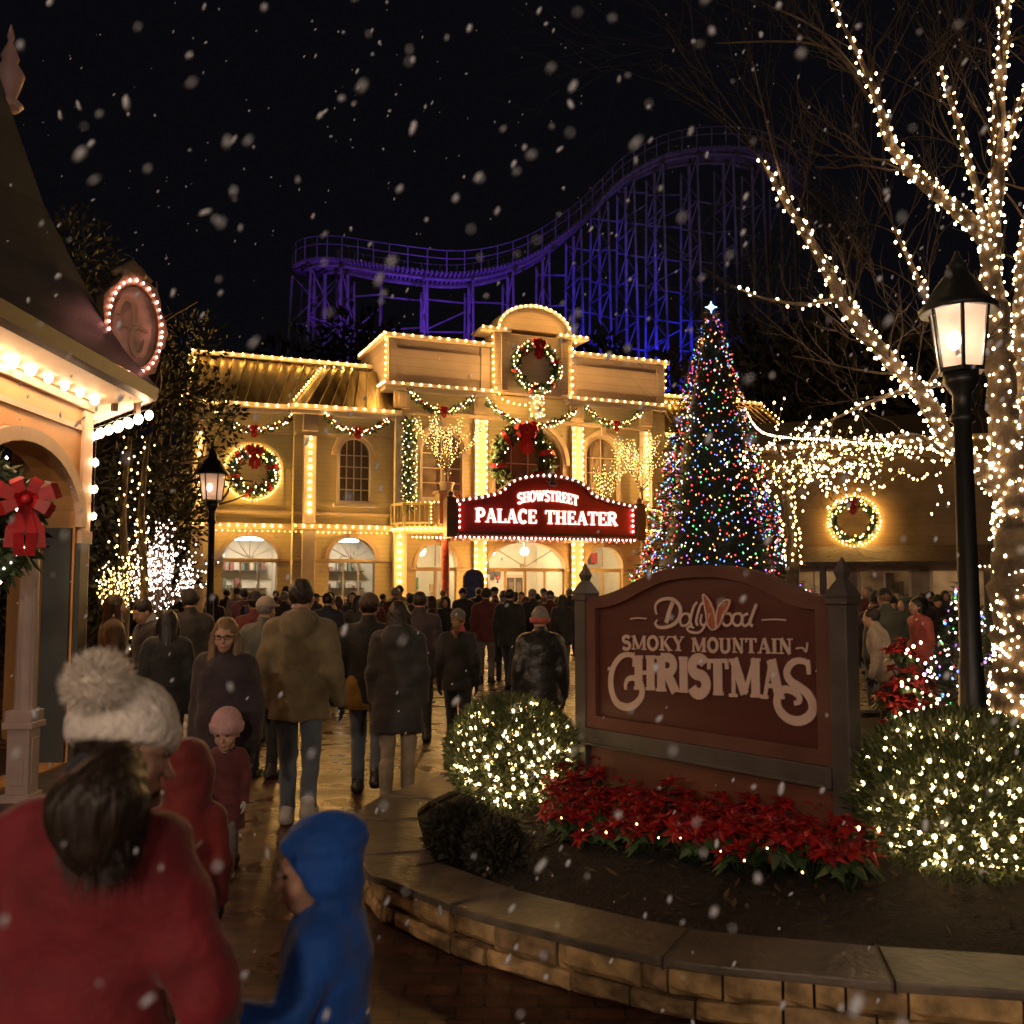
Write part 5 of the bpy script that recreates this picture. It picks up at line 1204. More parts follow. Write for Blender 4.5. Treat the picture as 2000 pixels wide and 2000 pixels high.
# ================================================================ big tree wrapped in lights
BT = thing('wrapped_tree', 'big bare tree with trunk and limbs wrapped in warm white bulbs', 'tree', (0, 0, 0))
TY = 9.7
def limb(px, name, hel=1, lr=.0145, sp=.07, gap=.13, tw=10, wrap=True, twl=.7):
    """px: list of (x, y, depth, radius)"""
    px = [(x, y, Y, r * .85) for x, y, Y, r in px]; P = crom([at(x, y, Y) for x, y, Y, r in px], 8); k = len(P) - 1
    for i in range(1, k): P[i] += Vector((rnd.gauss(0, 1), rnd.gauss(0, 1), rnd.gauss(0, 1))) * px[min(i // 8, len(px) - 1)][3] * .09
    rr = []
    for i in range(len(P)):
        f_ = i / 8; a = min(int(f_), len(px) - 1); b = min(a + 1, len(px) - 1); rr.append(px[a][3] + (px[b][3] - px[a][3]) * (f_ - a))
    mb = MB(); mb.tube(P, [r * (1 + .25 * noise.noise(p_ * 4)) for p_, r in zip(P, rr)], 12); br = mb.build(name, BARK, BT)
    tws = []
    if tw:
        mb = MB()
        for _ in range(tw):
            i = rnd.randint(max(1, k // 4), k); d = (P[min(i + 1, k)] - P[max(0, i - 1)]).normalized(); a, b = frame_axes(d); th = rnd.uniform(0, 2 * pi)
            twigs(mb, P[i], d * .5 + (a * cos(th) + b * sin(th)) * .8 + Vector((0, 0, .3)), twl * rnd.uniform(.7, 1.6), min(.016, rr[i] * .35), 1, 3, .6, 3, None, .25, 5, 3)
        for _ in range(4):
            twigs(mb, P[k], (P[k] - P[k - 2]).normalized() + Vector((rnd.gauss(0, .25), rnd.gauss(0, .25), rnd.gauss(0, .25))), twl * 1.5, rr[k] * .5, 1, 3, .5, 3, None, .2, 5, 3)
        mb.build('twigs', TWIG, br)
    if wrap:
        Ls = 0; H = []
        Q = resample(P, .012); n = len(Q)
        for i in range(n):
            f_ = i / max(1, n - 1) * k; a = min(int(f_), k - 1); r = rr[a] + (rr[a + 1] - rr[a]) * (f_ - a)
            d = (Q[min(i + 1, n - 1)] - Q[max(0, i - 1)]).normalized(); u, v_ = frame_axes(d)
            if i == 0: th = rnd.uniform(0, 6); uu = u
            uu = (uu - d * uu.dot(d)).normalized(); vv = d.cross(uu)
            for s_ in range(1):
                H.append(Q[i] + (uu * cos(th) + vv * sin(th)) * (r + lr * 1.2))
            th += 2 * pi * .012 / gap
        pts = resample(H, sp); s = MB(); bulb_run(s, [q for q in pts if rnd.random() < .85], lr, 1, 1, jit=.022, wire=.0015); s.build('light_string', [WIRE, MINIT], br)
    return P
limb([(2012, 1500, 9.7, .40), (2005, 1350, 9.7, .37), (1998, 1150, 9.7, .34), (1990, 1000, 9.7, .29), (1975, 860, 9.7, .24)], 'trunk', sp=.075, gap=.085, tw=0, lr=.0165)
limb([(1965, 900, 9.65, .17), (1955, 750, 9.6, .15), (1948, 640, 9.6, .135), (1935, 540, 9.6, .12), (1938, 470, 9.6, .11)], 'branch', sp=.095, gap=.13, tw=0)
limb([(1990, 900, 9.75, .14), (2000, 760, 9.7, .12), (1995, 600, 9.7, .10), (2010, 440, 9.7, .08), (2040, 300, 9.7, .06)], 'branch', tw=8)
limb([(1938, 480, 9.6, .10), (1880, 420, 9.5, .085), (1810, 362, 9.4, .075), (1745, 290, 9.3, .062), (1712, 190, 9.2, .045), (1665, 85, 9.1, .026), (1612, -20, 9.0, .012)], 'branch', tw=13, sp=.07)
limb([(1860, 870, 9.6, .105), (1800, 770, 9.4, .095), (1725, 690, 9.2, .085), (1660, 610, 9.0, .075), (1600, 500, 8.9, .055), (1530, 385, 8.8, .034), (1480, 300, 8.7, .018)], 'branch', tw=11, sp=.07)
limb([(1990, 960, 9.7, .16), (1925, 930, 9.65, .13), (1855, 860, 9.6, .105)], 'branch', tw=0)
limb([(1938, 470, 9.6, .085), (1948, 330, 9.6, .075), (1952, 180, 9.6, .068), (1962, 60, 9.6, .06), (1968, -60, 9.6, .05)], 'branch', tw=10, gap=.12, sp=.085)
limb([(1936, 480, 9.6, .05), (1905, 360, 9.5, .042), (1870, 240, 9.4, .032), (1835, 130, 9.3, .016)], 'branch', tw=14, sp=.08)
limb([(1835, 640, 9.5, .036), (1790, 540, 9.4, .03), (1745, 440, 9.3, .016)], 'branch', tw=8, sp=.08)
limb([(1700, 640, 9.1, .035), (1650, 588, 9.0, .03), (1570, 594, 9.0, .022), (1490, 582, 9.0, .014), (1440, 562, 8.95, .006)], 'branch', tw=5, sp=.08)
limb([(1880, 745, 9.6, .04), (1780, 760, 9.3, .032), (1690, 790, 9.1, .022), (1575, 845, 8.9, .010)], 'branch', tw=3, sp=.085)
limb([(1860, 900, 9.3, .03), (1790, 850, 9.2, .024), (1700, 862, 9.1, .016), (1560, 848, 9.0, .007)], 'branch', tw=3, sp=.07)
limb([(1960, 330, 9.6, .045), (1985, 220, 9.5, .034), (2030, 120, 9.4, .02)], 'branch', tw=8)
limb([(1800, 780, 9.4, .03), (1845, 700, 9.4, .03), (1870, 690, 9.5, .012)], 'branch', tw=5, wrap=False)
for px in ([(1700, 200, 9.2, .022), (1640, 110, 9.1, .017), (1560, 82, 9, .012), (1400, 84, 8.9, .006)], [(1690, 160, 9.2, .02), (1600, 60, 9, .014), (1500, 10, 8.9, .006)], [(1540, 400, 8.8, .02), (1500, 250, 8.7, .012), (1470, 120, 8.6, .005)]):
    limb(px, 'branch', tw=6, wrap=False, twl=.9)
# lit ornamental tree in front of the brown shop
ob = at(1540, 1200, 17); OT = thing('lit_tree', 'low spreading tree full of warm bulbs in front of the brown shop', 'tree', (0, 0, 0))
tb = Vector((ob.x, ob.y, 0)); tt_ = at(1535, 960, 17)
mb = MB(); tk = crom([tb, at(1548, 1080, 17), tt_], 6); mb.tube(tk, [.11] * 7 + [.08] * 6, 8); mb.build('trunk', BARK, OT)
s = MB(); bulb_run(s, [q + Vector((.16 * cos(i * 2.1), .16 * sin(i * 2.1), 0)) for i, q in enumerate(resample(tk, .035)) if q.z > 2.2], .026, 1, 0, jit=.03); s.build('light_string', [WIRE, MINIG], OT)
for k, (ex, ey) in enumerate(((1860, 905), (1830, 880), (1790, 930), (1700, 945), (1650, 860), (1500, 870), (1480, 935), (1740, 900), (1600, 925))):
    Yk = 17 + rnd.uniform(-1.2, 1.2); P = crom([tt_, at(1535 + (ex - 1535) * .4, 925 - rnd.uniform(0, 50), (17 + Yk) / 2), at(ex, ey, Yk)], 8)
    mb = MB(); mb.tube(P, [.05 * (1 - .8 * i / 16) for i in range(17)], 5); out = []
    for _ in range(5): i = rnd.randint(4, 16); twigs(mb, P[i], Vector((rnd.gauss(0, 1), rnd.gauss(0, 1), rnd.gauss(-.1, .5))), .8, .012, 1, 2, .6, 2, out, .0, 4, 3)
    br = mb.build('branch', BARK, OT); s = MB()
    bulb_run(s, resample(P, .15), .024, 1, 0, jit=.06)
    for q in out:
        w_ = resample(q, .24)
        if len(w_) > 1: bulb_run(s, w_, .023, 1, 0, jit=.04)
    s.build('light_string', [WIRE, MINIT if k % 2 else MINIG], br)
string('warm bulb string draped from the wrapped tree to the theatre roof', crom([at(1850, 880, 9.6), at(1640, 860, 14), at(1490, 845, 20), at(1455, 795, 27)], 8), .2, .022, MINI)
# ================================================================ people: smooth bodies from blended tapered limbs
def V3(*a): return np.array(a, dtype=np.float32)
def cone(P, a, b, ra, rb, fl=None):
    a = np.asarray(a, np.float32); b = np.asarray(b, np.float32); ab = b - a
    t = np.clip(((P - a) @ ab) / max(1e-9, float(ab @ ab)), 0, 1)[:, None]
    q = P - (a + t * ab)
    if fl is not None: q = q * np.asarray(fl, np.float32)
    return np.sqrt((q * q).sum(1)) - (ra + (rb - ra) * t[:, 0])
def ell(P, c, r):
    r = np.asarray(r, np.float32); q = (P - np.asarray(c, np.float32)) / r
    k = np.sqrt((q * q).sum(1)); k2 = np.sqrt(((q / r) ** 2).sum(1)) + 1e-9
    return k * (k - 1) / k2
def smin(a, b, k):
    h = np.clip(.5 + .5 * (b - a) / k, 0, 1); return b + (a - b) * h - k * h * (1 - h)
def smax(a, b, k): return -smin(-a, -b, k)
def surfnet(f, lo, hi, h):
    lo = np.asarray(lo, np.float32); n = np.ceil((np.asarray(hi) - lo) / h).astype(int) + 1
    ax = [lo[i] + h * np.arange(n[i], dtype=np.float32) for i in range(3)]
    G = np.stack(np.meshgrid(*ax, indexing='ij'), -1).reshape(-1, 3)
    V = f(G).reshape(n).astype(np.float32)
    V[0] = V[-1] = 1; V[:, 0] = V[:, -1] = 1; V[:, :, 0] = V[:, :, -1] = 1
    S = V < 0; c = np.zeros(n - 1, np.int8)
    cs = [(i, j, k) for i in (0, 1) for j in (0, 1) for k in (0, 1)]
    sl = lambda A, d: A[d[0]:A.shape[0] - 1 + d[0], d[1]:A.shape[1] - 1 + d[1], d[2]:A.shape[2] - 1 + d[2]]
    for d in cs: c += sl(S, d)
    act = (c > 0) & (c < 8); I = np.argwhere(act); idx = -np.ones(act.shape, np.int64); idx[act] = np.arange(len(I))
    acc = np.zeros((len(I), 3), np.float32); cnt = np.zeros(len(I), np.float32)
    for a in cs:
        for ax_ in range(3):
            if a[ax_]: continue
            b = list(a); b[ax_] = 1
            va = V[I[:, 0] + a[0], I[:, 1] + a[1], I[:, 2] + a[2]]; vb = V[I[:, 0] + b[0], I[:, 1] + b[1], I[:, 2] + b[2]]
            m = (va < 0) != (vb < 0); t = np.where(m, va / np.where(m, va - vb, 1), 0)
            p = np.tile(np.array(a, np.float32), (len(I), 1)); p[:, ax_] += t; acc += p * m[:, None]; cnt += m
    vs = (I + acc / np.maximum(cnt, 1)[:, None]) * h + lo
    fs = []
    for ax_ in range(3):
        u, w = (ax_ + 1) % 3, (ax_ + 2) % 3
        s0 = np.take(S, range(0, n[ax_] - 1), ax_); s1 = np.take(S, range(1, n[ax_]), ax_)
        E = np.argwhere(s0 != s1); E = E[(E[:, u] > 0) & (E[:, w] > 0) & (E[:, u] < n[u] - 1) & (E[:, w] < n[w] - 1)]
        q = []
        for du, dw in ((-1, -1), (0, -1), (0, 0), (-1, 0)):
            F_ = E.copy(); F_[:, u] += du; F_[:, w] += dw; q.append(idx[F_[:, 0], F_[:, 1], F_[:, 2]])
        q = np.stack(q, 1); ins = s0[E[:, 0], E[:, 1], E[:, 2]]; q[~ins] = q[~ins][:, ::-1]; fs.append(q)
    return vs, np.concatenate(fs)
def net(name, f, lo, hi, h, m, parent):
    vs, fs = surfnet(f, lo, hi, h)
    me = bpy.data.meshes.new(name); me.from_pydata(vs.tolist(), [], fs.tolist()); me.materials.append(m)
    me.polygons.foreach_set('use_smooth', [True] * len(me.polygons)); me.update()
    o = bpy.data.objects.new(name, me); COL.objects.link(o); o.parent = parent
    return o
def fold(P, amp, s=1., seed=0):
    x, y, z = P[:, 0] * s, P[:, 1] * s, P[:, 2] * s
    return amp * (np.sin(23 * z + 9 * x + 3 * np.sin(11 * x + seed) + seed) * .5 + np.sin(41 * z - 17 * x + 13 * y + 2 * seed) * .3 + np.sin(15 * x + 19 * y + 7 * z + seed) * .5)
def cloth(name, col, bump=.7, bs=17, rough=.78, var=.35, **k): return mat(name, col, rough, var=var, vs=7, bump=bump, bs=bs, sheen=.15, **k)
SKIN = mat('skin', (.50, .29, .20), .5, var=.12, vs=14)
SKIN2 = mat('skin_dark', (.30, .17, .11), .5, var=.12, vs=14)
EYE = mat('eye_dark', (.03, .02, .015), .2)
LIP = mat('lip', (.36, .14, .12), .45)
SHOE = mat('shoe_black', (.015, .014, .013), .5)
SHOEW = mat('shoe_pale', (.42, .40, .37), .6)
HAIRS = {'brown': mat('hair_brown', (.022, .012, .007), .5, var=.5, vs=30, bump=.6, bs=60, stretch=(1, 1, .12)), 'black': mat('hair_black', (.012, .010, .009), .45, var=.4, vs=30, bump=.5, bs=60, stretch=(1, 1, .12)), 'fair': mat('hair_fair', (.20, .12, .055), .5, var=.4, vs=30, bump=.6, bs=60, stretch=(1, 1, .12)), 'grey': mat('hair_grey', (.2, .18, .16), .5, var=.4, vs=30, bump=.6, bs=60, stretch=(1, 1, .12))}
JEAN = cloth('denim', (.12, .15, .19), bs=120); DJEAN = cloth('dark_denim', (.018, .022, .035), bs=120); BLACKC = cloth('black_cloth', (.012, .012, .013)); CHAR = cloth('charcoal_cloth', (.03, .028, .028)); TAN = cloth('tan_cloth', (.30, .23, .15)); OLIVE = cloth('olive_jacket', (.17, .13, .065)); PURP = cloth('dark_plum_cloth', (.035, .022, .03)); REDC = cloth('red_coat', (.20, .009, .018)); REDB_ = cloth('red_fleece', (.17, .012, .012)); MAR = cloth('maroon_cloth', (.10, .014, .016)); NAVY = cloth('navy_cloth', (.015, .02, .04)); GRN = cloth('grey_green_cloth', (.075, .08, .065)); BLUE = cloth('blue_puffer', (.010, .10, .48), rough=.75); CREAMK = cloth('cream_knit', (.80, .73, .66), bump=.8, bs=45, rough=.9); PINKK = cloth('pink_knit', (.62, .36, .36), bump=.7, bs=60, rough=.9); GREYT = cloth('grey_cloth', (.13, .12, .12)); BEIGE = cloth('beige_cloth', (.36, .29, .21)); LEATH = cloth('black_leather', (.014, .013, .012), rough=.38); WHITEC = cloth('white_cloth', (.5, .48, .46)); MUST = cloth('mustard_cloth', (.35, .19, .03)); BRC = cloth('brown_cloth', (.07, .042, .026)); CORAL = cloth('coral_cloth', (.5, .10, .08))
def rot_head(yaw, pitch, roll):
    return np.array((Matrix.Rotation(R(yaw), 3, 'Z') @ Matrix.Rotation(R(-pitch), 3, 'X') @ Matrix.Rotation(R(roll), 3, 'Y')), np.float32)
def person(label, loc, rotz, H=1.72, fem=False, hh=None, coat=CHAR, hem=.80, bulk=1., hood=None, quilt=0, legs=DJEAN, shoe=SHOE, skin=SKIN, hair=('short', 'brown'), hat=None, hatm=None, arms=None, stride=.0, head=(0, 0, 0), h=.016, gloves=BLACKC, lean=0., group=None, face=True, glasses=False, seed=1, collar=True, boots=0., lower=True, scarf=None, puff=1., hairvol=1., hatvol=1., wrinkle=.0075):
    T_ = thing('person', label, 'person', loc, rotz, group)
    hh = hh or .232 * H / 1.75; hs = hh / .23; b = (H - hh) / 1.52; sw = (.155 if fem else .18) * b; kid = H < 1.3
    cx = lambda z: lean * max(0, z - .9 * b) ** 1.0            # forward lean of the trunk
    PT = lambda x, y, z: V3(x * b, y * b + cx(z * b), z * b)
    neck = PT(0, -.005, 1.455); RH = rot_head(*head); piv = PT(0, 0, 1.52); hc = piv + RH @ V3(0, .03 * hs, .10 * hs)
    HP = lambda P: ((P - hc) @ RH) / hs                          # to head space, adult sized
    sh = [PT(s * sw / b, -.01, 1.395) for s in (-1, 1)]
    if arms is None: arms = [None, None]
    A_ = []
    for s, a, p in zip((-1, 1), arms, sh):
        if a is None: e = p + V3(s * .055 * b, -.03 * b, -.275 * b); w = e + V3(s * .012 * b, .055 * b, -.235 * b)
        else: e, w = V3(*a[0]), V3(*a[1])
        A_.append((p, e, w))
    hip = [PT(s * .092, 0, .90) for s in (-1, 1)]; ank = [V3(s * (.085 if fem else .10) * b, -s * stride, .085 * b + (.10 * b * (stride * s > .12 * b))) for s in (-1, 1)]
    kne = [(hip[i] + ank[i]) / 2 + V3(0, .03 * b + abs(stride) * .12, .02 * b) for i in (0, 1)]
    lo_z = -.01; ext = max(.45 * b, max(abs(a[2][0]) for a in A_) + .14); ey = max(.3 * b, max(abs(float(a[2][1])) for a in A_) + .15, abs(stride) + .25, float(hc[1]) + .22, cx(1.5 * b) + .2)
    LO, HI = (-ext, -max(.32 * b, abs(stride) + .22), lo_z), (ext, ey, H + .12)
    # ---- body
    def fh(P):
        Q = HP(P); d = ell(Q, (0, -.014, .027), (.076, .096, .092)); d = smin(d, ell(Q, (0, .028, -.03), (.059, .062, .085)), .03)
        d = smin(d, ell(Q, (0, .055, -.088), (.030, .030, .026)), .025)
        for s in (-1, 1):
            d = smin(d, ell(Q, (s * .036, .066, -.035), (.024, .022, .026)), .02); d = smax(d, -ell(Q, (s * .031, .104, .006), (.017, .017, .011)), .012); d = smin(d, ell(Q, (s * .077, -.006, -.012), (.011, .021, .031)), .008)
        d = smin(d, cone(Q, (-.034, .083, .024), (.034, .083, .024), .010, .010), .016)
        d = smin(d, cone(Q, (0, .086, .006), (0, .114, -.032), .008, .0135), .012); d = smin(d, ell(Q, (0, .092, -.062), (.022, .010, .010)), .012)
        return d * hs
    def fb(P):
        d = fh(P); d = smin(d, cone(P, neck - V3(0, 0, .04 * b), hc + RH @ V3(0, -.03 * hs, -.06 * hs), .052 * b * (.9 if fem else 1.05), .05 * hs), .03 * b)
        t = cone(P, PT(0, 0, .95), PT(0, 0, 1.32), .125 * b, .15 * b, (1, 1.5, 1)); d = smin(d, t, .05 * b)
        for i in (0, 1):
            p, e, w = A_[i]; d = smin(d, cone(P, p, e, .045 * b, .036 * b), .03 * b); d = smin(d, cone(P, e, w, .036 * b, .026 * b), .02 * b)
            d = smin(d, cone(P, hip[i], kne[i], .07 * b, .05 * b), .04 * b); d = smin(d, cone(P, kne[i], ank[i], .048 * b, .034 * b), .02 * b)
        return d
    net('body', fb, LO, HI, h if h < .02 else h * .8, skin, T_)
    def sub(name, f, c, r, hh_, m):
        c = np.asarray(c); r = np.asarray(r); return net(name, f, c - r, c + r, hh_, m, T_)
    if face and h < .02:                                         # finer face is laid over the coarse head by a second pass: eyes, lips
        for s in (-1, 1):
            c = hc + RH @ (V3(s * .031, .088, .006) * hs); mb = MB(); mb.ico(c, .0105 * hs, 2, sc=(1.2, .8, .75)); mb.build('eye', EYE, T_)
        c = hc + RH @ (V3(0, .0995, -.063) * hs); mb = MB(); mb.ico(c, .019 * hs, 2, sc=(1, .32, .36)); mb.build('lips', LIP, T_)
    if glasses:
        mb = MB(); g = lambda x, y, z: Vector((hc + RH @ (V3(x, y, z) * hs)).tolist())
        for s in (-1, 1):
            mb.tube([g(s * .032 + .024 * cos(t), .107, .004 + .017 * sin(t)) for t in [2 * pi * i / 14 for i in range(14)]], .0024, 5, closed=True); mb.tube([g(s * .056, .105, .008), g(s * .078, .02, .004)], .0024, 5)
        mb.tube([g(-.008, .108, .007), g(.008, .108, .007)], .0024, 5); mb.build('glasses', IRON, T_)
    # ---- hands in gloves or bare: palm, four fingers, thumb
    hl = .18 * b
    for i, s in ((0, -1), (1, 1)):
        p, e, w = A_[i]; d = (w - e) / np.linalg.norm(w - e); side = V3(0, 1, 0) - d * d[1]; side /= np.linalg.norm(side) + 1e-9; nrm = np.cross(d, side) * s
        def fg(P, w=w, d=d, side=side, nrm=nrm):
            c0 = w + d * hl * .08; D = cone(P, w - d * hl * .1, c0, hl * .16, hl * .17)
            D = smin(D, cone(P, c0 + side * hl * .12, w + d * hl * .45 + side * hl * .12, hl * .14, hl * .12), hl * .1); D = smin(D, cone(P, c0 - side * hl * .1, w + d * hl * .45 - side * hl * .12, hl * .14, hl * .11), hl * .1)
            for k, o in enumerate((.19, .065, -.065, -.18)):
                L = (.36, .42, .39, .30)[k] * hl; a = w + d * hl * .46 + side * hl * o; m_ = a + d * L * .55 - nrm * L * .14; e_ = m_ + d * L * .42 - nrm * L * .34
                D = smin(D, cone(P, a, m_, hl * .068, hl * .06), hl * .03); D = smin(D, cone(P, m_, e_, hl * .06, hl * .048), hl * .02)
            a = w + d * hl * .15 + side * hl * .2; m_ = a + d * hl * .18 + side * hl * .16 - nrm * hl * .08; D = smin(D, cone(P, a, m_, hl * .09, hl * .075), hl * .05); D = smin(D, cone(P, m_, m_ + d * hl * .2 + side * hl * .02 - nrm * hl * .05, hl * .07, hl * .055), hl * .03)
            return D
        sub('glove' if gloves else 'hand', fg, w + d * hl * .4, (hl * .75,) * 3, max(.006, h * .42) if h < .02 else .013, gloves or skin)
    # ---- coat
    def fc(P):
        z = P[:, 2]; k = bulk
        d = cone(P, PT(0, .0, 1.0), PT(0, 0, 1.30), .165 * b * k, (.182 if not fem else .168) * b * k, (1, 1.42, 1))
        d = smin(d, cone(P, sh[0] + V3(.03 * b, 0, 0), sh[1] - V3(.03 * b, 0, 0), .078 * b * k, .078 * b * k), .06 * b)
        d = smin(d, cone(P, V3(0, cx(hem * b) + .0, hem * b - .1), PT(0, 0, 1.0), (.185 + .05 * max(0, .8 - hem)) * b * k, .168 * b * k, (1, 1.34, 1)), .05 * b)
        d = smax(d, hem * b - z, .012)
        for i in (0, 1):
            p, e, w = A_[i]; a = cone(P, p, e, .073 * b * k, .060 * b * k); a = smin(a, cone(P, e, w - (w - e) * .03, .060 * b * k, .047 * b * k), .03 * b); d = smin(d, a, .035 * b)
        if collar: d = smin(d, cone(P, neck - V3(0, 0, .02 * b), neck + V3(0, .004, .055 * b), .078 * b * k, .072 * b), .025 * b)
        if hood == 'down': d = smin(d, ell(P, PT(0, -.125, 1.44), V3(.125, .085, .105) * b), .035 * b); d = smin(d, cone(P, PT(-.085, -.03, 1.49), PT(.085, -.03, 1.49), .045 * b, .045 * b), .03 * b)
        if hood == 'up':
            Q = HP(P); e = ell(Q, (0, -.022, .018), (.112, .132, .140)); e = smin(e, cone(Q, (0, -.03, -.06), (0, -.03, -.15), .095, .10), .05)
            e = smin(e, ell(Q, (0, -.10, .09), (.05, .07, .05)), .06)
            e = smax(e, -ell(Q, (0, .128, -.012), (.076, .092, .108)), .012); e = smax(e, Q[:, 1] - .045 - .55 * (Q[:, 2] + .02), .012); d = smin(d, e * hs, .04 * b)
        if quilt: d = d + .010 * b * puff * np.abs(np.sin(z * pi / (quilt * b))) ** .6 * -1 + .006 * b
        return d - fold(P, wrinkle * b, 1 / b, seed)
    net('coat', fc, LO, HI, h, coat, T_)
    if scarf: net('scarf', lambda P: smax(cone(P, neck - V3(0, -.01, 0), neck + V3(0, .01, .07 * b), .088 * b, .08 * b) - fold(P, .005, 1, 2), -fh(P) + .004, .004), neck - .15, neck + .2, h * .8, scarf, T_)
    if lower:
        def ft(P):
            d = ell(P, PT(0, -.005, .93), V3(.165, .125, .13) * b)
            for i in (0, 1): d = smin(d, cone(P, hip[i], kne[i], .092 * b, .068 * b), .04 * b); d = smin(d, cone(P, kne[i], ank[i], .066 * b, .056 * b), .03 * b)
            d = smax(d, P[:, 2] - 1.04 * b, .01); return smax(d, .05 * b - P[:, 2], .01) - fold(P, .004 * b, 1.3 / b, seed + 3)
        net('trousers', ft, LO, (HI[0], HI[1], 1.1 * b), h, legs, T_)
        for i in (0, 1):
            a = ank[i]
            def fs(P):
                z0 = a[2] - .085 * b; d = cone(P, V3(a[0], a[1] - .055 * b, z0 + .045 * b), V3(a[0] * 1.12, a[1] + .14 * b, z0 + .036 * b), .052 * b, .043 * b, (1, 1, 1.05)); d = smin(d, cone(P, V3(a[0], a[1] - .02 * b, z0 + .04 * b), V3(a[0], a[1] - .01 * b, z0 + (.12 + boots) * b), .05 * b, .053 * b + boots * .06), .03 * b); return smax(d, z0 + .004 - P[:, 2], .006)
            sub('shoe', fs, V3(a[0], a[1] + .04 * b, a[2] + boots * .5 * b), (.12 * b, .24 * b, (.16 + boots * .7) * b), h * .75, shoe)
    # ---- hair and hats
    st, hc_ = hair if hair else (None, None)
    if st:
        def fhair(P):
            Q = HP(P); d = ell(Q, (0, -.022, .034), (.085, .102, .098)); d = smax(d, -ell(Q, (0, .115, -.05), (.080, .088, .108)), .01); d = smax(d, -Q[:, 2] - .085, .02)
            if st == 'long': d = smin(d, cone(Q, (0, -.055, 0), (0, -.085, -.22), .088 * hairvol, .078 * hairvol, (1, 1.3, 1)), .03); d = smin(d, cone(Q, (-.078, .0, .0), (-.092, .025, -.21), .030, .034), .02); d = smin(d, cone(Q, (.078, .0, .0), (.092, .025, -.21), .030, .034), .02)
            if st == 'bob': d = smin(d, cone(Q, (0, -.04, 0), (0, -.05, -.10), .092, .088, (1, 1.2, 1)), .03)
            if st == 'tail': d = smin(d, ell(Q, (0, -.135, -.03), (.042, .045, .05)), .02); d = smin(d, cone(Q, (0, -.15, -.06), (0, -.14, -.2), .036, .02), .03)
            return (d + .004 * np.sin(Q[:, 0] * 90 + 8 * np.sin(Q[:, 2] * 14)) * .6) * hs
        sub('hair', fhair, hc + RH @ (V3(0, -.04, -.06) * hs), (.2 * hs, .24 * hs, .26 * hs), h * .8, HAIRS[hc_])
    if hat:
        def fhat(P):
            Q = HP(P) / hatvol
            if hat in ('beanie', 'pompom'):
                zt_ = Q[:, 2] - .35 * (Q[:, 1]) * .5; d = ell(Q, (0, -.018, .045), (.094, .112, .108)); d = smax(d, .0 - zt_, .01); c = smax(ell(Q, (0, -.018, .045), (.103, .121, .114)), np.abs(zt_ - .03) - .03, .01); d = smin(d, c, .006)
                return (d - .002 * np.abs(np.sin(np.arctan2(Q[:, 0], Q[:, 1]) * 34))) * hs
            if hat == 'cap':
                d = smax(ell(Q, (0, -.016, .04), (.092, .108, .10)), .03 - Q[:, 2], .01); return smin(d, smax(ell(Q, (0, .115, .04), (.075, .075, .016)), -.08 + -Q[:, 1] * 0 - 1, .01), .01) * hs
            if hat == 'band': return smax(ell(Q, (0, -.012, .02), (.098, .118, .115)), np.abs(Q[:, 2] + .004) - .024, .008) * hs
            if hat == 'brim': d = smax(ell(Q, (0, -.016, .05), (.09, .105, .11)), .03 - Q[:, 2], .01); return smin(d, ell(Q, (0, -.01, .035), (.17, .185, .014)), .012) * hs
        sub('hat', fhat, hc + RH @ (V3(0, 0, .05) * hs), (.22 * hs,) * 3, h * .75, hatm or BLACKC)
    return T_

def facing(px, py, z=0.): return gnd(px, py, z)
# ---- near figures
wl = Vector((-.86, 2.0, 0))
WOM = person('woman in a red coat and cream pompom beanie, seen from behind', wl, R(-12), 1.60, True, coat=REDC, hem=.62, wrinkle=.013, bulk=1.14, legs=BLACKC, hair=('short', 'brown'), hat='beanie', hatm=CREAMK, hatvol=1.06, head=(-58, 20, -20), h=.009, lean=.05, arms=[((-.30, .02, .98), (-.30, .14, .78)), ((.275, .02, 1.02), (.16, .24, .84))], gloves=BLACKC, seed=4, scarf=NAVY)
# pompom of yarn strands and loose hair belong to her
def pom(parent, c, r, m, n=2600):
    mb = MB(); c = Vector(c); mb.ico(c, r * .72, 3)
    for _ in range(n):
        d = Vector((rnd.gauss(0, 1), rnd.gauss(0, 1), rnd.gauss(0, 1))).normalized(); a, b_ = frame_axes(d); s_ = (a * rnd.uniform(-1, 1) + b_ * rnd.uniform(-1, 1)).normalized() * .0018; d2 = (d + a * rnd.gauss(0, .18) + b_ * rnd.gauss(0, .18)).normalized()
        mb.add([c + d * r * .66 - s_, c + d * r * .66 + s_, c + d2 * r * rnd.uniform(.9, 1.1)], [(0, 1, 2)])
    return mb.build('pompom', m, parent)
hw = Matrix.Rotation(-R(-12), 3, 'Z')
def wloc(px, py, Y): return hw @ (at(px, py, Y) - wl)
pom(WOM, wloc(192, 1336, 2.02), .078, mat('pompom_yarn', (.82, .74, .66), .95))
def fpony(P):
    a, b_, c = [np.array(wloc(*q), np.float32) for q in ((222, 1505, 1.9), (190, 1580, 1.84), (188, 1650, 1.82))]
    d = cone(P, a, b_, .056, .074); d = smin(d, cone(P, b_, c, .074, .05), .06); return d - .0025 * np.sin(P[:, 0] * 190 + 9 * np.sin(P[:, 2] * 15)) - .004 * np.sin(P[:, 2] * 23 + P[:, 0] * 30)
c = np.array(wloc(200, 1580, 1.86), np.float32); net('ponytail', fpony, c - .24, c + .24, .007, HAIRS['brown'], WOM)
mb = MB()
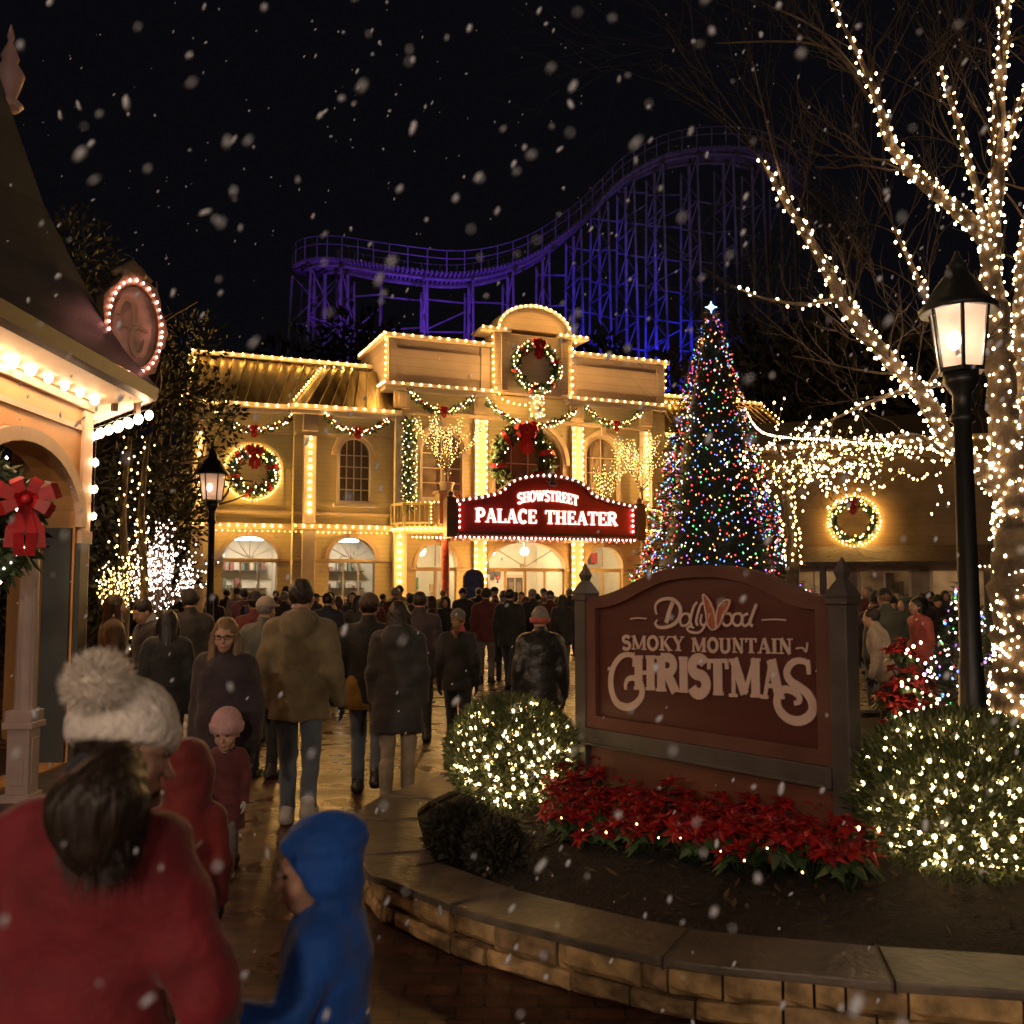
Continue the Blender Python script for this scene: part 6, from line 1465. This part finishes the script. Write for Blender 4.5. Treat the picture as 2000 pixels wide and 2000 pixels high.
for _ in range(4200):
    t = rnd.random(); q = wloc(222 - 34 * t, 1500 + 165 * t, 1.88 - .04 * t); d = Vector((rnd.gauss(0, 1), rnd.gauss(0, .8), rnd.gauss(0, .5))).normalized(); r = .054 + .028 * sin(pi * t); p0 = q + d * r * .8; p1 = q + d * r * rnd.uniform(.98, 1.15) + Vector((0, 0, -.07 * rnd.random())); s_ = Vector((.0012, 0, 0)); mb.add([p0 - s_, p0 + s_, p1], [(0, 1, 2)])
mb.build('loose_hair', HAIRS['brown'], WOM)
bl = at(640, 1700, 2.62)
person('child in a blue hooded puffer jacket holding hands with the woman in red', (bl.x, 2.62, 0), R(88), 1.18, False, hh=.205, coat=BLUE, hem=.6, bulk=1.42, hood='up', quilt=.075, puff=.55, legs=DJEAN, hair=('short', 'fair'), head=(24, 6, 0), h=.0085, gloves=BLACKC, arms=[((-.21, .05, .74), (-.31, .15, .81)), ((.20, .02, .66), (.22, .06, .48))], seed=7)
q = at(372, 1600, 3.9)
person('child in a red hooded coat mostly hidden behind the woman in red', (q.x - .02, 3.9, 0), R(25), 1.18, True, hh=.21, coat=REDB_, hem=.55, bulk=1.2, hood='up', legs=NAVY, hair=None, head=(-20, 12, 0), h=.013, seed=2)
q = gnd(440, 1712)
person('toddler in a pink knit hat and red coat walking towards us', (q.x, q.y, 0), R(176), 1.02, True, hh=.212, coat=MAR, hem=.55, bulk=1.15, legs=GREYT, shoe=SHOEW, hair=('short', 'fair'), hat='beanie', hatm=PINKK, hatvol=1.1, head=(4, 12, 0), h=.0095, stride=.06, scarf=WHITEC, gloves=WHITEC, arms=[None, ((.20, .03, .56), (.07, .17, .50))], seed=3)
q = gnd(432, 1688)
person('woman in glasses and a dark plum jacket facing the camera', (q.x, q.y, 0), R(172), 1.60, True, coat=PURP, hem=.74, bulk=1.22, legs=GREYT, hair=('long', 'fair'), head=(14, 6, 0), h=.011, glasses=True, stride=.05, seed=6, gloves=BLACKC)
q = gnd(580, 1618)
person('tall man in an olive jacket and blue jeans walking away', (q.x, q.y, 0), R(2), 1.86, False, hh=.262, coat=OLIVE, hem=.77, bulk=1.2, hood='down', legs=JEAN, shoe=SHOEW, hair=('short', 'brown'), hat=None, head=(-4, 2, 0), h=.0125, stride=.16, seed=5, arms=[None, ((.27, -.06, 1.17), (.30, .06, .93))], gloves=BLACKC)
q = gnd(775, 1566)
person('woman in a long black padded coat and pale boots walking away', (q.x, q.y, 0), R(-4), 1.68, True, coat=CHAR, hem=.60, bulk=1.3, hood='down', quilt=.10, puff=.5, legs=BEIGE, shoe=BEIGE, boots=.2, hair=('long', 'brown'), h=.0125, stride=-.05, seed=8)
q = gnd(704, 1572)
MB_ = person('man in a black jacket, brown cap and blue jeans beside a mustard bag', (q.x, q.y + .35, 0), R(0), 1.74, False, coat=BLACKC, hem=.80, bulk=1.12, legs=JEAN, hair=('short', 'brown'), hat='cap', hatm=BRC, h=.014, stride=.14, seed=9)
bgq = at(700, 1350, q.y + .28); t = thing('shoulder_bag', 'mustard coloured bag hanging at the side of the man in the dark jacket', 'bag', (bgq.x, bgq.y, bgq.z - .16)); mb = MB()
mb.lathe([(.02, 0), (.12, .01), (.13, .1), (.11, .26), (.08, .30), (.02, .31)], n=12); o = mb.build('pouch', MUST, t); o.scale = (1, .6, 1)
mb = MB(); mb.tube([(-.08, 0, .29), (-.05, .02, .55), (.05, .05, .62), (.08, 0, .29)], .012, 6); mb.build('strap', MAR, t)
q = gnd(893, 1482)
person('teenager in a dark top and dark jeans with a pink neck warmer walking away', (q.x, q.y, 0), R(-6), 1.56, True, coat=BLACKC, hem=.80, bulk=1.05, legs=DJEAN, hair=('tail', 'fair'), hat='cap', hatm=GREYT, h=.015, stride=.12, scarf=CORAL, seed=10)
q = gnd(1056, 1540)
person('woman in a black leather jacket and ear warmer headband walking away', (q.x, q.y, 0), R(3), 1.62, True, coat=LEATH, hem=.80, bulk=1.25, legs=BLACKC, hair=('short', 'grey'), hat='band', hatvol=1.06, hatm=CORAL, h=.014, quilt=.16, puff=.4, seed=11)
q = gnd(455, 1545)
person('older man with grey hair in a grey green jacket walking away', (q.x + .1, q.y + .6, 0), R(-15), 1.70, False, coat=GRN, hem=.78, bulk=1.15, legs=BLACKC, hair=('short', 'grey'), hat='cap', hatm=BEIGE, h=.016, seed=12)
for px, yy, Hh, ct, hr, ht, lb, rz, kw in (
    (222, 10.2, 1.72, BRC, ('long', 'brown'), None, 'dark clothed woman by the pavilion corner, turned to the right', -60, dict(scarf=WHITEC)),
    (292, 9.6, 1.70, CHAR, ('short', 'black'), None, 'person in charcoal with a white scarf, looking down near the lit shrub', 130, dict(scarf=WHITEC, head=(10, 25, 0))),
    (372, 11.0, 1.76, BLACKC, ('short', 'black'), 'beanie', 'dark figure in a black beanie just left of the far lamp post', 10, {}),
    (330, 8.6, 1.6, BLACKC, ('long', 'black'), None, 'dark haired person in black half hidden behind the woman in glasses', 20, {}),
    (500, 11.5, 1.72, MAR, ('short', 'brown'), 'brim', 'person in a maroon coat and brimmed hat left of the olive jacket', 30, {}),
    (820, 11.6, 1.74, PURP, ('short', 'brown'), None, 'man in a plum jacket between the padded coat and the teenager', 0, dict(stride=.1)),
    (995, 17, 1.76, BLACKC, ('short', 'black'), None, 'tall person in black mid stride in front of the central doors', -20, dict(stride=.22)),
    (935, 26, 1.76, NAVY, ('short', 'brown'), None, 'man in navy standing at the blue poster board', 0, {}),
    (640, 15, 1.7, NAVY, ('short', 'black'), None, 'person in a navy coat seen past the right shoulder of the olive jacket', 0, {}),
    (700, 16, 1.66, GRN, ('long', 'brown'), None, 'woman in a grey green coat in front of the second arched window', 10, {}),
    (725, 17.5, 1.68, MAR, ('short', 'black'), None, 'person in maroon beside the woman in grey green', 0, {})):
    person(lb, (at(px, 1150, yy).x, yy, 0), R(rz), Hh, hr[0] == 'long', coat=ct, hem=.75, bulk=1.15, legs=DJEAN if rnd.random() < .5 else BLACKC, hair=hr, hat=ht, h=.02 if yy < 13 else .026, face=yy < 12, seed=rnd.random() * 9, **kw)
# ---- the crowd at the doors and by the shop: a few builds, copied with their own clothes
PR = [person('x', (0, 0, 0), 0, 1.74, False, hem=.76, bulk=1.15, hair=('short', 'brown'), h=.03, face=False, stride=.08, seed=1),
      person('x', (0, 0, 0), 0, 1.64, True, hem=.68, bulk=1.2, hair=('long', 'brown'), h=.03, face=False, seed=2),
      person('x', (0, 0, 0), 0, 1.72, False, hem=.78, bulk=1.2, hair=('short', 'black'), hat='beanie', h=.03, face=False, seed=3),
      person('x', (0, 0, 0), 0, 1.60, True, hem=.6, bulk=1.15, hood='up', hair=None, h=.03, face=False, seed=4),
      person('x', (0, 0, 0), 0, 1.70, False, hem=.8, bulk=1.1, hair=('short', 'grey'), hat='cap', h=.03, face=False, arms=[None, ((.26, .1, 1.1), (.12, .25, 1.3))], seed=5)]
USED = [False] * 5
KINDW = ['bareheaded person', 'long haired woman', 'person in a beanie', 'hooded person', 'person in a cap']
CC = [(BLACKC, 'black'), (CHAR, 'charcoal'), (NAVY, 'navy'), (BRC, 'brown'), (PURP, 'plum'), (MAR, 'maroon'), (GRN, 'grey green'), (OLIVE, 'olive'), (TAN, 'tan')]
SEEN = set()
def crowd(px, Y, rz, k, c, where, grp):
    if not USED[k]: USED[k] = True; o = PR[k]
    else: o = dup(PR[k])
    o.location = (at(px, 1150, Y).x, Y, 0); o.rotation_euler = (0, 0, R(rz)); o.scale = (rnd.uniform(.93, 1.05),) * 3
    lb = f'{KINDW[k]} in {CC[c][1]}, {where}'
    if len(lb.replace(',', '').split()) > 15: lb = lb.replace(' the ', ' ')
    SEEN.add(lb); o['label'] = lb; o['group'] = grp
    for ch in o.children:
        n_ = ch.name.split('.')[0]
        m = CC[c][0] if n_ == 'coat' else (BLACKC, DJEAN, JEAN, GREYT)[(k + c) % 4] if n_ == 'trousers' else HAIRS[('brown', 'black', 'fair', 'grey')[(c * 3 + k) % 4]] if n_ == 'hair' else None
        if m: ch.material_slots[0].link = 'OBJECT'; ch.material_slots[0].material = m
spots = []
SECT = [(412, 'under the first arched window of the left wing'), (436, 'by the far lamp post'), (470, 'left of the first arch'), (486, 'in the middle of the first arch'), (522, 'at the right side of the first arch'), (545, 'under the left wing pilaster'), (562, 'behind the olive jacket on the left'), (624, 'behind the olive jacket on the right'), (655, 'at the second arched window'), (690, 'under the porch end pilaster'), (752, 'left of the red porch column'), (778, 'at the foot of the red porch column'), (800, 'right of the red porch column'), (822, 'at the left theatre door'), (842, 'by the left door frame'), (866, 'by the wall beside the blue poster'), (905, 'next to the blue poster board'), (958, 'at the left of the central doors'), (978, 'just inside the central doors on the left'), (1004, 'in the middle of the central doors'), (1022, 'under the central pendant lamp'), (1040, 'at the right of the central doors'), (1060, 'by the right jamb of the central doors'), (1078, 'near the right door pilaster'), (1098, 'beside the left post of the maroon sign'), (1112, 'close behind the left post of the maroon sign')]
for i, (px, w) in enumerate(SECT):
    for j, (Y, dpt) in enumerate(((24, 'far back'), (19.5, 'nearer'))):
        if j and i % 3 == 1: continue
        crowd(px + rnd.uniform(-9, 9), Y + rnd.uniform(-1.5, 2.5), rnd.choice((0, 10, -15, 30, -40, 90, 170)), (i * 2 + j * 3) % 5, (i * 4 + j * 5) % 9 if j == 0 else (i * 2 + 1) % 6, f'{dpt}, {w}', 'visitors crowding at the theatre')
RS = [(1706, 15, 'closest to the right post of the sign'), (1722, 17, 'behind the right post of the sign'), (1738, 14, 'two steps right of the sign post'), (1752, 18, 'under the short bright bulb string'), (1765, 16, 'left of the coral coat'), (1800, 17, 'right of the coral coat'), (1815, 20, 'behind the small lit tree'), (1830, 18, 'just left of the near lamp post'), (1695, 20, 'far back beside the sign post'), (1780, 21, 'far back at the shop window'), (1845, 21, 'far back by the near lamp post'), (1728, 12.5, 'nearest in the gap right of the sign'), (1712, 12.9, 'low behind the sign edge')]
for i, (px, Y, w) in enumerate(RS): crowd(px, Y, rnd.choice((0, 60, -60, 120, 180)), (i * 3 + 1) % 5, (i * 5) % 7, w, 'visitors in front of the brown shop')
person('person in a coral red coat standing in front of the brown shop', (at(1792, 1150, 13).x, 13, 0), R(100), 1.66, True, coat=CORAL, hem=.6, bulk=1.15, legs=BLACKC, hair=('bob', 'black'), h=.02, face=False, seed=3)
person('person in a pale beige jacket bending beside the sign, right of its post', (at(1728, 1150, 11.3).x, 11.3, 0), R(60), 1.55, False, coat=BEIGE, hem=.8, bulk=1.15, legs=GRN, hair=('short', 'brown'), h=.02, face=False, seed=3, lean=.25)
# ---- poster board and bench by the doors
pq = TF(930, 1180, -2.2); t = thing('poster_board', 'blue poster board with a rounded top beside the central doors', 'poster', M=TF.M)
mb = MB(); mb.plate(archpoly(-1.88, -1.30, .35, 2.05, 2.28), [], -.55, .05); mb.build('poster_sheet', mat('poster_blue', (.015, .05, .22), .35, var=.8, vs=5), t)
mb = MB(); mb.plate(archpoly(-1.95, -1.23, .28, 2.05, 2.36), [archpoly(-1.88, -1.30, .35, 2.05, 2.28)], -.58, .09); mb.box(-1.9, -1.84, -.56, -.5, 0, .28); mb.box(-1.34, -1.28, -.56, -.5, 0, .28); mb.build('poster_frame', DARKWOOD, t)
bq = gnd(958, 1262); t = thing('bench', 'low wooden bench on the plaza in front of the central doors', 'bench', (bq.x, bq.y, 0), R(8))
mb = MB()
for y in (-.18, -.06, .06, .18): mb.box(-.75, .75, y - .05, y + .05, .42, .46)
mb.build('seat', DARKWOOD, t, bevel=.006)
for x in (-.6, .6):
    mb = MB(); mb.box(x - .06, x + .06, -.2, .2, 0, .419); mb.build('leg', BEIGE, t, bevel=.01)
# ================================================================ fill light behind the camera: added unseen lamps standing in for lit buildings
for x, y, P_, w in ((-7, -7.5, 3300, 'left'), (-1.2, -9, 2500, 'middle'), (6, -9, 1400, 'right')): street_lamp(f'tall added fill lamp, unseen behind the viewer, {w} one of the row', (x, y, 0), 4.7, .09, P_, 1.3, soft=.3, col=(1, .78, .58))
# ================================================================ falling snow
mb = MB(); SNOW = mat('snow_flake', (.62, .66, .74), .9)
def flake(c, r):
    d = Vector((.45, .1, .9)).normalized(); d = (d + Vector((rnd.gauss(0, .25), rnd.gauss(0, .3), rnd.gauss(0, .2)))).normalized(); a, b_ = frame_axes(d); e = rnd.uniform(1.4, 3.0); v, f = ico_data(1)
    mb.add([c + (a * p[0] + b_ * p[1]) * r * rnd.uniform(.7, 1.1) + d * p[2] * r * e * rnd.uniform(.8, 1.1) for p in v], f, 0, True)
for _ in range(1150):
    Y = .75 + 13 * rnd.random() ** 1.4; px, py = rnd.uniform(-60, 2060), rnd.uniform(-60, 2060) if rnd.random() < .72 else rnd.uniform(0, 900)
    c = at(px, py, Y)
    if c.z < .25: continue
    flake(c, rnd.uniform(.0028, .0068) if Y > 1.6 else rnd.uniform(.0014, .003))
for px, py, Y in ((157, 301, .9), (1672, 1962, .75), (668, 192, 1.3), (1120, 168, 1.3), (934, 346, 1.3), (780, 370, 1.4), (890, 388, 1.4), (370, 108, 1.4), (1208, 1592, 1.2), (1395, 1780, 1.1), (1480, 1715, 1.1), (1057, 1690, 1.3), (40, 90, 1.1), (516, 15, 1.2), (1390, 60, 1.2)): flake(at(px, py, Y), .0042)
tag(mb.build('falling_snow', SNOW), 'light snow drifting down through the air', 'snow', kind='stuff')
